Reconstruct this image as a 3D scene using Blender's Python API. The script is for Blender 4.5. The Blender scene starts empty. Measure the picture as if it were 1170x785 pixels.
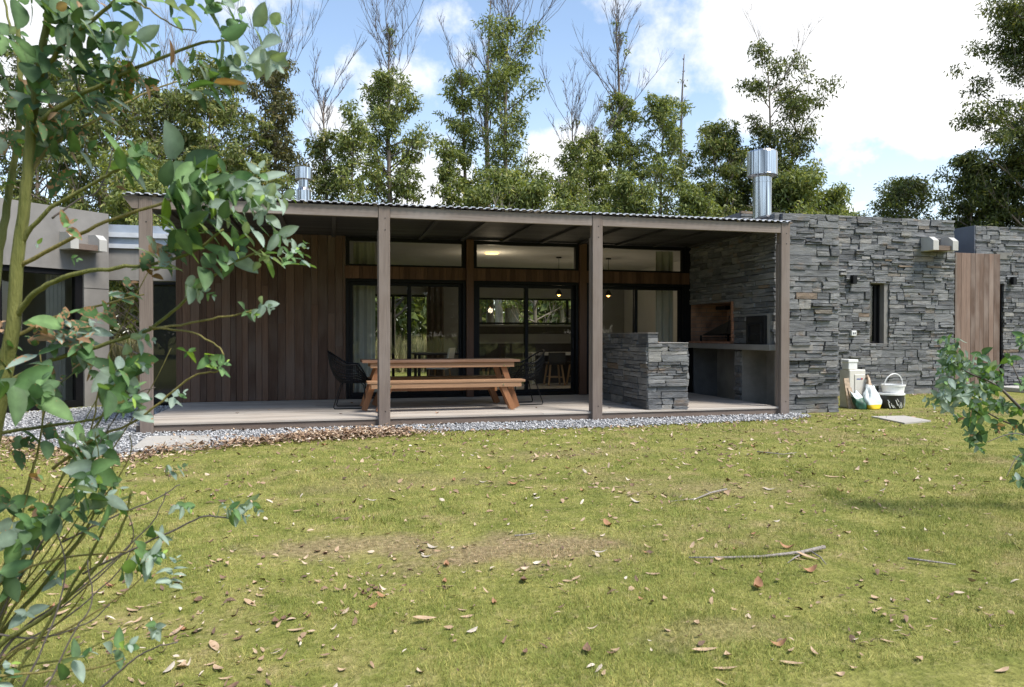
import bpy, math, random
import numpy as np
from mathutils import Vector, Matrix
R = math.radians
C = bpy.context.scene.collection
scene = bpy.context.scene

# ------------------------------------------------------------------ camera
YAW, PITCH, FPX = 0.244, 0.011, 835.72        # heading right of +Y, tilt down, focal length in 1170-px units
EYE = Vector((0, 0, 1.26))
cam = bpy.data.cameras.new("camera")
cam.sensor_width = 36; cam.lens = FPX / 1170 * 36
cam.clip_start = 0.05; cam.clip_end = 3000
cam.dof.use_dof = True; cam.dof.focus_distance = 11.0; cam.dof.aperture_fstop = 8.0
camo = bpy.data.objects.new("camera", cam); C.objects.link(camo)
camo.location = EYE; camo.rotation_euler = (R(90) - PITCH, 0, -YAW)
scene.camera = camo

# ------------------------------------------------------------------ exposure
vs = scene.view_settings
vs.view_transform = 'Standard'; vs.look = 'None'; vs.exposure = 1.1; vs.gamma = 1.0; vs.use_curve_mapping = False
scene.cycles.use_denoising = True
try: scene.cycles.denoiser = 'OPENIMAGEDENOISE'
except Exception: pass
scene.cycles.max_bounces = 8; scene.cycles.transparent_max_bounces = 12
scene.cycles.diffuse_bounces = 3; scene.cycles.glossy_bounces = 4
scene.cycles.sample_clamp_indirect = 6.0

def ray(u, v):
    a = (u - 585) / FPX; b = -(v - 392.5) / FPX
    cp, sp = math.cos(PITCH), math.sin(PITCH)
    y = cp + b * sp; z = -sp + b * cp
    c, s = math.cos(YAW), math.sin(YAW)
    return Vector((a * c + y * s, -a * s + y * c, z))
def at(u, v, Y):
    r = ray(u, v); return EYE + r * (Y / r.y)
def atz(u, v, Z=0.0):
    r = ray(u, v); return EYE + r * ((Z - EYE.z) / r.z)

# ------------------------------------------------------------------ sun and sky
SUN_DIR = Vector((0.46, -0.52, 1.10)).normalized()
sun = bpy.data.lights.new("sun", 'SUN'); sun.energy = 2.6; sun.angle = R(17); sun.color = (1.0, 0.95, 0.87)
suno = bpy.data.objects.new("sun", sun); C.objects.link(suno)
suno.rotation_euler = SUN_DIR.to_track_quat('Z', 'Y').to_euler()

def nn(nt, typ, ins=None, **props):
    n = nt.nodes.new(typ)
    for k, v in props.items(): setattr(n, k, v)
    for k, v in (ins or {}).items():
        s = n.inputs[k]
        if isinstance(v, bpy.types.NodeSocket): nt.links.new(v, s)
        else: s.default_value = v
    return n
def math_n(nt, op, a, b=0.0, c=None, clamp=False):
    ins = {0: a, 1: b}
    if c is not None: ins[2] = c
    return nn(nt, 'ShaderNodeMath', ins, operation=op, use_clamp=clamp).outputs[0]
def ramp(nt, fac, stops, interp='LINEAR'):
    n = nn(nt, 'ShaderNodeValToRGB', {0: fac}); cr = n.color_ramp; cr.interpolation = interp
    while len(cr.elements) < len(stops): cr.elements.new(0.5)
    for e, (p, c) in zip(cr.elements, stops):
        e.position = p; e.color = (*c, 1) if len(c) == 3 else c
    return n.outputs[0]
def mixc(nt, fac, a, b, mode='MIX'):
    n = nt.nodes.new('ShaderNodeMix'); n.data_type = 'RGBA'; n.blend_type = mode
    for i, v in ((0, fac), (6, a), (7, b)):
        if isinstance(v, bpy.types.NodeSocket): nt.links.new(v, n.inputs[i])
        else: n.inputs[i].default_value = v if i == 0 else ((*v, 1) if len(v) == 3 else v)
    return n.outputs[2]

world = bpy.data.worlds.new("World"); scene.world = world; world.use_nodes = True
nt = world.node_tree; nt.nodes.clear()
sky = nn(nt, 'ShaderNodeTexSky', sky_type='NISHITA', sun_disc=False)
sky.sun_elevation = math.asin(SUN_DIR.z); sky.sun_rotation = math.atan2(SUN_DIR.x, SUN_DIR.y)
sky.air_density = 1.0; sky.dust_density = 0.6; sky.ozone_density = 1.6
tc = nn(nt, 'ShaderNodeTexCoord').outputs['Generated']
sep = nn(nt, 'ShaderNodeSeparateXYZ', {0: tc})
zc = math_n(nt, 'ADD', math_n(nt, 'MAXIMUM', sep.outputs[2], 0.0), 0.16)
plane = nn(nt, 'ShaderNodeVectorMath', {0: tc, 1: nn(nt, 'ShaderNodeCombineXYZ', {0: zc, 1: zc, 2: zc}).outputs[0]}, operation='DIVIDE').outputs[0]
n1 = nn(nt, 'ShaderNodeTexNoise', {'Vector': plane, 'Scale': 1.15, 'Detail': 9.0, 'Roughness': 0.56, 'Distortion': 0.25}).outputs[0]
n2 = nn(nt, 'ShaderNodeTexNoise', {'Vector': tc, 'Scale': 9.0, 'Detail': 7.0, 'Roughness': 0.6}).outputs[0]
dens = math_n(nt, 'ADD', math_n(nt, 'MULTIPLY', n1, 0.45), math_n(nt, 'ADD', math_n(nt, 'MULTIPLY', n2, 0.70), -0.075))
# where the big cloud banks stand in the sky: (direction, angular radius in degrees, weight)
banks = [((1010, -10), 13.0, 0.42), ((905, 65), 6.8, 0.28), ((1120, 55), 8.0, 0.40), ((500, 205), 4.6, 0.26), ((650, 195), 4.8, 0.24),
         ((10, 60), 7.0, 0.30), ((375, 175), 4.5, 0.22), ((960, 225), 4.0, 0.12), ((505, 62), 4.2, 0.12), ((405, 95), 4.8, 0.12), ((305, 10), 5.0, 0.13), ((470, 118), 4.4, 0.09), ((530, 8), 5.0, 0.08), ((765, 70), 4.2, 0.16),
         ((1500, -500), 26, 0.25), ((1750, 60), 16, 0.25), ((560, 60), 10, -0.06), ((300, 70), 5, -0.06)]
acc = dens
for (u, v), rad, w in banks:
    d = ray(u, v).normalized()
    dot = nn(nt, 'ShaderNodeVectorMath', {0: tc, 1: tuple(d)}, operation='DOT_PRODUCT').outputs['Value']
    m = nn(nt, 'ShaderNodeMapRange', {0: dot, 1: math.cos(R(rad)), 2: math.cos(R(rad * 0.25)), 3: 0.0, 4: w}, interpolation_type='SMOOTHSTEP').outputs[0]
    acc = math_n(nt, 'ADD', acc, m)
mask = nn(nt, 'ShaderNodeMapRange', {0: acc, 1: 0.54, 2: 0.75, 3: 0.0, 4: 1.0}, interpolation_type='SMOOTHSTEP').outputs[0]
lowhaze = nn(nt, 'ShaderNodeMapRange', {0: sep.outputs[2], 1: 0.02, 2: 0.40, 3: 0.42, 4: 0.04}, interpolation_type='SMOOTHSTEP').outputs[0]
mask = math_n(nt, 'MAXIMUM', mask, lowhaze)
shade = nn(nt, 'ShaderNodeTexNoise', {'Vector': tc, 'Scale': 5.0, 'Detail': 5.0}).outputs[0]
cloudcol = ramp(nt, shade, [(0.35, (4.3, 4.45, 4.7)), (0.62, (5.6, 5.6, 5.6))])
skyb = mixc(nt, 1.0, sky.outputs[0], (1.15, 1.12, 1.06), 'MULTIPLY')
bg = nn(nt, 'ShaderNodeBackground', {0: mixc(nt, mask, skyb, cloudcol), 1: 0.114})
nt.links.new(bg.outputs[0], nn(nt, 'ShaderNodeOutputWorld').inputs[0])

# ------------------------------------------------------------------ mesh helpers
def link_mesh(name, me, m, parent=None, loc=None):
    o = bpy.data.objects.new(name, me); C.objects.link(o)
    if m is not None: me.materials.append(m)
    if parent is not None: o.parent = parent
    elif loc is not None: o.location = loc
    return o
def root_of(o):
    while o.parent is not None: o = o.parent
    return o
class MB:
    def __init__(s): s.v = []; s.f = []
    def quad(s, a, b, c, d):
        n = len(s.v); s.v += [tuple(a), tuple(b), tuple(c), tuple(d)]; s.f.append((n, n + 1, n + 2, n + 3))
    def hexa(s, p):      # 8 points: bottom ring 0-3 ccw, top ring 4-7
        n = len(s.v); s.v += [tuple(q) for q in p]
        s.f += [tuple(n + i for i in f) for f in ((3, 2, 1, 0), (4, 5, 6, 7), (0, 1, 5, 4), (1, 2, 6, 5), (2, 3, 7, 6), (3, 0, 4, 7))]
    def box(s, x0, x1, y0, y1, z0, z1):
        s.hexa([(x0, y0, z0), (x1, y0, z0), (x1, y1, z0), (x0, y1, z0), (x0, y0, z1), (x1, y0, z1), (x1, y1, z1), (x0, y1, z1)])
    def bbox(s, x0, x1, y0, y1, z0, z1, b=0.006):   # box with chamfered edges
        import itertools
        n0 = len(s.v); idx = {}
        for i, x in enumerate((x0, x1)):
            for j, y in enumerate((y0, y1)):
                for k, z in enumerate((z0, z1)):
                    sx, sy, sz = (1 if i == 0 else -1), (1 if j == 0 else -1), (1 if k == 0 else -1)
                    for ax, p in ((0, (x, y + sy * b, z + sz * b)), (1, (x + sx * b, y, z + sz * b)), (2, (x + sx * b, y + sy * b, z))):
                        idx[(i, j, k, ax)] = len(s.v); s.v.append(p)
        def face(l): s.f.append(tuple(l))
        g = lambda i, j, k, a: idx[(i, j, k, a)]
        for i in (0, 1):
            q = [g(i, 0, 0, 0), g(i, 1, 0, 0), g(i, 1, 1, 0), g(i, 0, 1, 0)]; face(q if i else q[::-1])
            q = [g(0, i, 0, 1), g(0, i, 1, 1), g(1, i, 1, 1), g(1, i, 0, 1)]; face(q if i else q[::-1])
            q = [g(0, 0, i, 2), g(1, 0, i, 2), g(1, 1, i, 2), g(0, 1, i, 2)]; face(q if i else q[::-1])
        for a, b2 in itertools.product((0, 1), (0, 1)):
            face([g(a, b2, 0, 0), g(a, b2, 1, 0), g(a, b2, 1, 1), g(a, b2, 0, 1)])
            face([g(a, 0, b2, 0), g(a, 1, b2, 0), g(a, 1, b2, 2), g(a, 0, b2, 2)])
            face([g(0, a, b2, 1), g(1, a, b2, 1), g(1, a, b2, 2), g(0, a, b2, 2)])
        for i, j, k in itertools.product((0, 1), (0, 1), (0, 1)):
            face([g(i, j, k, 0), g(i, j, k, 1), g(i, j, k, 2)])
    def bar(s, a, b, w, h, up=(0, 0, 1)):   # rectangular bar from a to b, w sideways, h along up
        a = Vector(a); b = Vector(b); d = (b - a).normalized(); up = Vector(up)
        sd = d.cross(up).normalized(); u2 = sd.cross(d).normalized()
        P = lambda p, i, j: p + sd * (w / 2 * i) + u2 * (h / 2 * j)
        s.hexa([P(a, -1, -1), P(a, 1, -1), P(b, 1, -1), P(b, -1, -1), P(a, -1, 1), P(a, 1, 1), P(b, 1, 1), P(b, -1, 1)])
    def tube(s, pts, rad, n=6, cap=True, closed=False):
        pts = [Vector(p) for p in pts]; k = len(pts)
        if not hasattr(rad, '__len__'): rad = [rad] * k
        ref = None; rings = []
        for i in range(k):
            if closed: t = pts[(i + 1) % k] - pts[i - 1]
            else: t = pts[min(i + 1, k - 1)] - pts[max(i - 1, 0)]
            if t.length < 1e-9: t = Vector((0, 0, 1))
            t.normalize()
            if ref is None: ref = t.orthogonal().normalized()
            ref = (ref - t * ref.dot(t))
            if ref.length < 1e-6: ref = t.orthogonal()
            ref.normalize(); bn = t.cross(ref)
            base = len(s.v)
            for j in range(n):
                a = 2 * math.pi * j / n
                s.v.append(tuple(pts[i] + (ref * math.cos(a) + bn * math.sin(a)) * rad[i]))
            rings.append(base)
        m = k if closed else k - 1
        for i in range(m):
            A = rings[i]; B = rings[(i + 1) % k]
            for j in range(n): s.f.append((A + j, A + (j + 1) % n, B + (j + 1) % n, B + j))
        if cap and not closed:
            s.f.append(tuple(rings[0] + j for j in range(n))[::-1]); s.f.append(tuple(rings[-1] + j for j in range(n)))
    def lathe(s, cx, cy, prof, n=24, cap=True):   # prof [(r,z)...]
        rings = []
        for r, z in prof:
            rings.append(len(s.v))
            for j in range(n):
                a = 2 * math.pi * j / n; s.v.append((cx + r * math.cos(a), cy + r * math.sin(a), z))
        for A, B in zip(rings, rings[1:]):
            for j in range(n): s.f.append((A + j, A + (j + 1) % n, B + (j + 1) % n, B + j))
        if cap:
            s.f.append(tuple(rings[0] + j for j in range(n))[::-1]); s.f.append(tuple(rings[-1] + j for j in range(n)))
    def build(s, name, m, parent=None, loc=None, smooth=False):
        off = root_of(parent).location if parent is not None else (Vector(loc) if loc is not None else Vector((0, 0, 0)))
        me = bpy.data.meshes.new(name)
        me.from_pydata([(x - off.x, y - off.y, z - off.z) for x, y, z in s.v], [], s.f)
        if smooth: me.polygons.foreach_set('use_smooth', [True] * len(me.polygons))
        me.update()
        return link_mesh(name, me, m, parent, loc)
def np_mesh(name, V, F, m, parent=None, loc=None, col=None, smooth=False):
    """V (n,3), F (m,k) numpy; col (n,4) optional point colour"""
    off = np.array(root_of(parent).location if parent is not None else (loc if loc is not None else (0, 0, 0)), dtype=np.float32)
    me = bpy.data.meshes.new(name)
    V = np.asarray(V, dtype=np.float32) - off; F = np.asarray(F, dtype=np.int32)
    me.vertices.add(len(V)); me.vertices.foreach_set('co', V.ravel())
    me.loops.add(F.size); me.loops.foreach_set('vertex_index', F.ravel())
    me.polygons.add(len(F)); me.polygons.foreach_set('loop_start', np.arange(len(F), dtype=np.int32) * F.shape[1])
    if smooth: me.polygons.foreach_set('use_smooth', np.ones(len(F), dtype=bool))
    if col is not None:
        a = me.color_attributes.new('tint', 'FLOAT_COLOR', 'POINT'); a.data.foreach_set('color', np.asarray(col, dtype=np.float32).ravel())
    me.update(calc_edges=True); me.validate()
    return link_mesh(name, me, m, parent, loc)
def tag(o, label=None, cat=None, group=None, kind=None):
    if label: o['label'] = label
    if cat: o['category'] = cat
    if group: o['group'] = group
    if kind: o['kind'] = kind
    return o
def thing(name, label, cat, loc=(0, 0, 0), group=None):
    o = bpy.data.objects.new(name, None); C.objects.link(o); o.location = loc; o.empty_display_size = 0.2
    return tag(o, label, cat, group)
def copy_tree(o, parent=None):
    c = o.copy(); C.objects.link(c)
    if parent is not None: c.parent = parent
    for ch in [x for x in bpy.data.objects if x.parent == o]: copy_tree(ch, c)
    return c

# ------------------------------------------------------------------ materials
def new_mat(name):
    m = bpy.data.materials.new(name); m.use_nodes = True; nt = m.node_tree; nt.nodes.clear()
    out = nn(nt, 'ShaderNodeOutputMaterial'); b = nn(nt, 'ShaderNodeBsdfPrincipled'); nt.links.new(b.outputs[0], out.inputs[0])
    return m, nt, b, out
def setc(nt, b, key, v):
    if isinstance(v, bpy.types.NodeSocket): nt.links.new(v, b.inputs[key])
    else: b.inputs[key].default_value = (*v, 1) if hasattr(v, '__len__') and len(v) == 3 else v
def bump(nt, b, h, dist=0.01, strength=1.0):
    n = nn(nt, 'ShaderNodeBump', {'Height': h, 'Distance': dist, 'Strength': strength}); nt.links.new(n.outputs[0], b.inputs['Normal'])
def objco(nt, sc=(1, 1, 1), rnd=None):
    v = nn(nt, 'ShaderNodeTexCoord').outputs['Object']
    if rnd is not None:
        v = nn(nt, 'ShaderNodeVectorMath', {0: v, 1: nn(nt, 'ShaderNodeCombineXYZ', {0: math_n(nt, 'MULTIPLY', rnd, 37.0), 1: math_n(nt, 'MULTIPLY', rnd, 53.0), 2: math_n(nt, 'MULTIPLY', rnd, 71.0)}).outputs[0]}, operation='ADD').outputs[0]
    return nn(nt, 'ShaderNodeMapping', {0: v, 3: sc}).outputs[0]
def noise(nt, v, s, d=4.0, r=0.55, dist=0.0): return nn(nt, 'ShaderNodeTexNoise', {'Vector': v, 'Scale': s, 'Detail': d, 'Roughness': r, 'Distortion': dist}).outputs[0]
def island(nt): return nn(nt, 'ShaderNodeNewGeometry').outputs['Random Per Island']

def plain(name, col, rough=0.6, metal=0.0, var=0.15, scale=6.0, bmp=0.0, spec=0.5):
    m, nt, b, _ = new_mat(name)
    n = noise(nt, objco(nt), scale, 5)
    c0 = tuple(c * (1 - var) for c in col); c1 = tuple(min(1, c * (1 + var)) for c in col)
    setc(nt, b, 'Base Color', ramp(nt, n, [(0.3, c0), (0.7, c1)])); setc(nt, b, 'Roughness', rough); setc(nt, b, 'Metallic', metal); setc(nt, b, 'Specular IOR Level', spec)
    if bmp: bump(nt, b, noise(nt, objco(nt), scale * 6, 4), bmp)
    return m
def wood(name, dark, light, axis='x', rough=0.7, knots=0.3, spec=0.3, weather=None, g=1.0, lo=0.45, hi=1.35):
    m, nt, b, _ = new_mat(name)
    r = island(nt); long, cross = 1.1 * g, 26.0 * g
    sc = {'x': (long, cross, cross), 'y': (cross, long, cross), 'z': (cross, cross, long)}[axis]
    grain = noise(nt, objco(nt, sc, r), 2.2, 6, 0.62, 0.6)
    blot = noise(nt, objco(nt, tuple(0.25 if s == cross else 0.12 for s in sc), r), 9.0, 3)
    base = mixc(nt, r, dark, light)
    c = mixc(nt, math_n(nt, 'MULTIPLY', grain, 0.9), mixc(nt, 1.0, base, (lo, lo * 0.94, lo * 0.89), 'MULTIPLY'), mixc(nt, 1.0, base, (hi, hi * 0.985, hi * 0.96), 'MULTIPLY'))
    if weather: c = mixc(nt, nn(nt, 'ShaderNodeMapRange', {0: blot, 1: 0.42, 2: 0.72, 3: 0.0, 4: 0.75}).outputs[0], c, weather)
    setc(nt, b, 'Base Color', c); setc(nt, b, 'Roughness', rough); setc(nt, b, 'Specular IOR Level', spec)
    bump(nt, b, grain, 0.0025)
    return m

M = {}
# slate ledgestone
m, nt, b, _ = new_mat('slate'); r = island(nt)
cs = ramp(nt, r, [(0.0, (0.088, 0.091, 0.096)), (0.14, (0.128, 0.132, 0.138)), (0.34, (0.155, 0.159, 0.165)), (0.58, (0.182, 0.186, 0.190)), (0.80, (0.212, 0.213, 0.214)), (0.92, (0.240, 0.234, 0.222)), (0.965, (0.175, 0.155, 0.132)), (0.988, (0.19, 0.145, 0.108))], 'CONSTANT')
big = noise(nt, objco(nt, (0.6, 0.6, 3.0), r), 5.0, 7, 0.62, 0.4)
fine = noise(nt, objco(nt, (1, 1, 3.5), r), 38.0, 6, 0.65)
cs = mixc(nt, 1.0, cs, ramp(nt, big, [(0.28, (0.66, 0.66, 0.67)), (0.5, (1.1, 1.09, 1.07)), (0.72, (1.55, 1.52, 1.46))]), 'MULTIPLY')
rust = nn(nt, 'ShaderNodeMapRange', {0: noise(nt, objco(nt, (1, 1, 2.5)), 2.7, 6, 0.6), 1: 0.57, 2: 0.72, 3: 0.0, 4: 0.6}).outputs[0]
cs = mixc(nt, rust, cs, (0.25, 0.17, 0.105))
fleck = nn(nt, 'ShaderNodeMapRange', {0: noise(nt, objco(nt, (1, 1, 5.0)), 6.5, 5, 0.65), 1: 0.60, 2: 0.70, 3: 0.0, 4: 0.6}).outputs[0]
cs = mixc(nt, fleck, cs, (0.26, 0.235, 0.20))
dk = nn(nt, 'ShaderNodeMapRange', {0: noise(nt, objco(nt, (1, 1, 4.0)), 9.0, 5, 0.65), 1: 0.58, 2: 0.70, 3: 0.0, 4: 0.45}).outputs[0]
cs = mixc(nt, dk, cs, (0.085, 0.088, 0.094))
setc(nt, b, 'Base Color', cs); setc(nt, b, 'Roughness', 0.72); setc(nt, b, 'Specular IOR Level', 0.35)
bump(nt, b, math_n(nt, 'ADD', big, math_n(nt, 'MULTIPLY', fine, 0.5)), 0.03)
M['slate'] = m
M['mortar'] = plain('mortar', (0.15, 0.15, 0.152), 0.9, bmp=0.01)
M['cladding'] = wood('dark_cladding', (0.072, 0.040, 0.027), (0.190, 0.112, 0.076), 'z', 0.72, weather=(0.150, 0.112, 0.090), lo=0.22, hi=1.6)
M['cladding_band'] = wood('band_cladding', (0.085, 0.043, 0.028), (0.19, 0.105, 0.068), 'z', 0.68)
M['grey_timber'] = wood('grey_timber', (0.175, 0.140, 0.120), (0.24, 0.197, 0.172), 'z', 0.8, weather=(0.255, 0.215, 0.192))
M['grey_timber_x'] = wood('grey_timber_x', (0.225, 0.185, 0.162), (0.28, 0.235, 0.210), 'x', 0.8, weather=(0.31, 0.268, 0.245))
M['grey_timber_y'] = wood('grey_timber_y', (0.20, 0.165, 0.15), (0.24, 0.20, 0.18), 'y', 0.8)
M['fascia'] = wood('deck_fascia', (0.17, 0.125, 0.10), (0.21, 0.16, 0.13), 'x', 0.8, weather=(0.2, 0.165, 0.14))
M['decking'] = wood('decking', (0.34, 0.30, 0.265), (0.54, 0.495, 0.44), 'x', 0.75, weather=(0.47, 0.435, 0.39))
M['screen'] = wood('screen_boards', (0.12, 0.077, 0.058), (0.28, 0.195, 0.155), 'z', 0.8, weather=(0.30, 0.24, 0.205), lo=0.3, hi=1.5)
M['table_top'] = wood('table_top', (0.20, 0.105, 0.062), (0.29, 0.16, 0.095), 'x', 0.55, spec=0.45, weather=(0.26, 0.17, 0.125))
M['table_wood'] = wood('table_wood', (0.32, 0.185, 0.102), (0.42, 0.25, 0.148), 'x', 0.55, spec=0.4)
M['table_leg'] = wood('table_leg', (0.30, 0.135, 0.06), (0.38, 0.18, 0.085), 'z', 0.55, spec=0.4)
M['black_frame'] = plain('black_aluminium', (0.007, 0.007, 0.008), 0.5, 0.0, 0.2, spec=0.2)
M['black_wire'] = plain('black_wire', (0.006, 0.006, 0.007), 0.5, spec=0.25)
M['iron'] = plain('black_iron', (0.013, 0.013, 0.014), 0.6, 0.0, 0.3, 14, spec=0.3)
# concrete
def concrete(name, col, var=0.18):
    m, nt, b, _ = new_mat(name)
    n = noise(nt, objco(nt), 1.6, 8, 0.62); n2 = noise(nt, objco(nt), 60, 3)
    st = noise(nt, objco(nt, (6, 6, 0.35)), 1.6, 4)
    c = ramp(nt, n, [(0.3, tuple(x * (1 - var) for x in col)), (0.7, tuple(x * (1 + var) for x in col))])
    c = mixc(nt, nn(nt, 'ShaderNodeMapRange', {0: st, 1: 0.55, 2: 0.8, 3: 0.0, 4: 0.35}).outputs[0], c, tuple(x * 0.6 for x in col))
    setc(nt, b, 'Base Color', c); setc(nt, b, 'Roughness', 0.85); bump(nt, b, math_n(nt, 'ADD', n, math_n(nt, 'MULTIPLY', n2, 0.2)), 0.006)
    return m
M['concrete'] = concrete('concrete', (0.225, 0.212, 0.196))
M['pale_concrete'] = concrete('pale_concrete', (0.46, 0.445, 0.41), 0.12)
M['paver'] = concrete('paver', (0.40, 0.375, 0.335), 0.15)
M['render_grey'] = plain('grey_render', (0.16, 0.165, 0.185), 0.85, 0, 0.08, 3, 0.003)
M['flashing'] = plain('zinc_flashing', (0.40, 0.44, 0.50), 0.45, 0.5, 0.12)
M['white_flashing'] = plain('pale_flashing', (0.55, 0.57, 0.60), 0.4, 0.1, 0.1)
m, nt, b, _ = new_mat('galvanised')
setc(nt, b, 'Base Color', ramp(nt, noise(nt, objco(nt, (8, 1, 1)), 2.0, 4), [(0.3, (0.27, 0.285, 0.31)), (0.7, (0.42, 0.435, 0.46))])); setc(nt, b, 'Metallic', 0.1); setc(nt, b, 'Roughness', 0.42)
M['galvanised'] = m
m, nt, b, _ = new_mat('stainless')
setc(nt, b, 'Base Color', ramp(nt, noise(nt, objco(nt, (22, 22, 0.3)), 1.6, 2), [(0.38, (0.13, 0.13, 0.135)), (0.58, (0.78, 0.77, 0.76))])); setc(nt, b, 'Metallic', 1.0); setc(nt, b, 'Roughness', ramp(nt, noise(nt, objco(nt, (30, 30, 0.5)), 2.0, 3), [(0.3, (0.14,) * 3), (0.7, (0.3,) * 3)]))  # upright light and dark streaks in the colour stand in for reflections
M['stainless'] = m
m, nt, b, _ = new_mat('firebrick')
br = nn(nt, 'ShaderNodeTexBrick', {'Vector': nn(nt, 'ShaderNodeMapping', {0: nn(nt, 'ShaderNodeTexCoord').outputs['UV']}).outputs[0], 'Color1': (0.42, 0.235, 0.150, 1), 'Color2': (0.33, 0.18, 0.12, 1), 'Mortar': (0.22, 0.175, 0.15, 1), 'Scale': 1.0, 'Mortar Size': 0.006, 'Brick Width': 0.23, 'Row Height': 0.075})
setc(nt, b, 'Base Color', mixc(nt, 1.0, br.outputs[0], ramp(nt, noise(nt, objco(nt), 3.5, 5), [(0.3, (0.5,) * 3), (0.7, (1.25,) * 3)]), 'MULTIPLY')); setc(nt, b, 'Roughness', 0.9)
M['firebrick'] = m
# thin clear pane
m = bpy.data.materials.new('pane_glass'); m.use_nodes = True; nt = m.node_tree; nt.nodes.clear()
fr = nn(nt, 'ShaderNodeFresnel', {'IOR': 1.52}).outputs[0]
fr = math_n(nt, 'ADD', math_n(nt, 'MULTIPLY', fr, 1.15), 0.0, clamp=True)
mx = nn(nt, 'ShaderNodeMixShader', {0: fr, 1: nn(nt, 'ShaderNodeBsdfTransparent', {0: (0.90, 0.93, 0.91, 1)}).outputs[0], 2: nn(nt, 'ShaderNodeBsdfGlossy', {0: (0.95, 0.97, 1, 1), 'Roughness': 0.0}).outputs[0]})
nt.links.new(mx.outputs[0], nn(nt, 'ShaderNodeOutputMaterial').inputs[0])
M['glass'] = m
M['white_plastic'] = plain('white_plastic', (0.78, 0.78, 0.76), 0.4, 0, 0.05)
M['cream_metal'] = plain('cream_enamel', (0.66, 0.63, 0.56), 0.4, 0, 0.06)
M['black_plastic'] = plain('black_plastic', (0.03, 0.032, 0.04), 0.4, 0, 0.3)
M['blue_print'] = plain('blue_print', (0.05, 0.10, 0.35), 0.5); M['red_print'] = plain('red_print', (0.5, 0.04, 0.04), 0.5)
M['yellow_print'] = plain('yellow_print', (0.75, 0.52, 0.02), 0.5)
M['green_bag'] = plain('green_bag', (0.02, 0.085, 0.05), 0.5, 0, 0.5, 12)
M['bag_white'] = plain('white_bag', (0.62, 0.68, 0.68), 0.45, 0, 0.12, 14)
M['bag_tan'] = plain('tan_bag', (0.45, 0.34, 0.24), 0.7, 0, 0.35, 18)
M['curtain'] = plain('linen_curtain', (0.52, 0.51, 0.45), 0.9, 0, 0.08, 3)
M['brown_curtain'] = plain('brown_curtain', (0.13, 0.105, 0.09), 0.9, 0, 0.2, 5)
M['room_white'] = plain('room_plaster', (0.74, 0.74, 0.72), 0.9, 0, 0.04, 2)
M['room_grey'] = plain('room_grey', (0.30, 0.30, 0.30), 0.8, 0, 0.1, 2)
M['room_floor'] = plain('room_floor', (0.46, 0.44, 0.41), 0.35, 0, 0.1, 2)
M['dark_furniture'] = plain('dark_furniture', (0.03, 0.024, 0.02), 0.5)
M['pale_wood'] = wood('pale_wood', (0.42, 0.27, 0.15), (0.5, 0.33, 0.19), 'z', 0.6)
M['white_top'] = plain('white_stone_top', (0.55, 0.54, 0.52), 0.3)
m, nt, b, out = new_mat('lamp_glow'); setc(nt, b, 'Base Color', (1.0, 0.5, 0.15)); setc(nt, b, 'Emission Color', (1.0, 0.42, 0.10)); setc(nt, b, 'Emission Strength', 2.5); M['glow'] = m
m, nt, b, out = new_mat('downlight_glow'); setc(nt, b, 'Base Color', (1.0, 0.8, 0.4)); setc(nt, b, 'Emission Color', (1.0, 0.62, 0.22)); setc(nt, b, 'Emission Strength', 1.1); M['downlight'] = m

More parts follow.
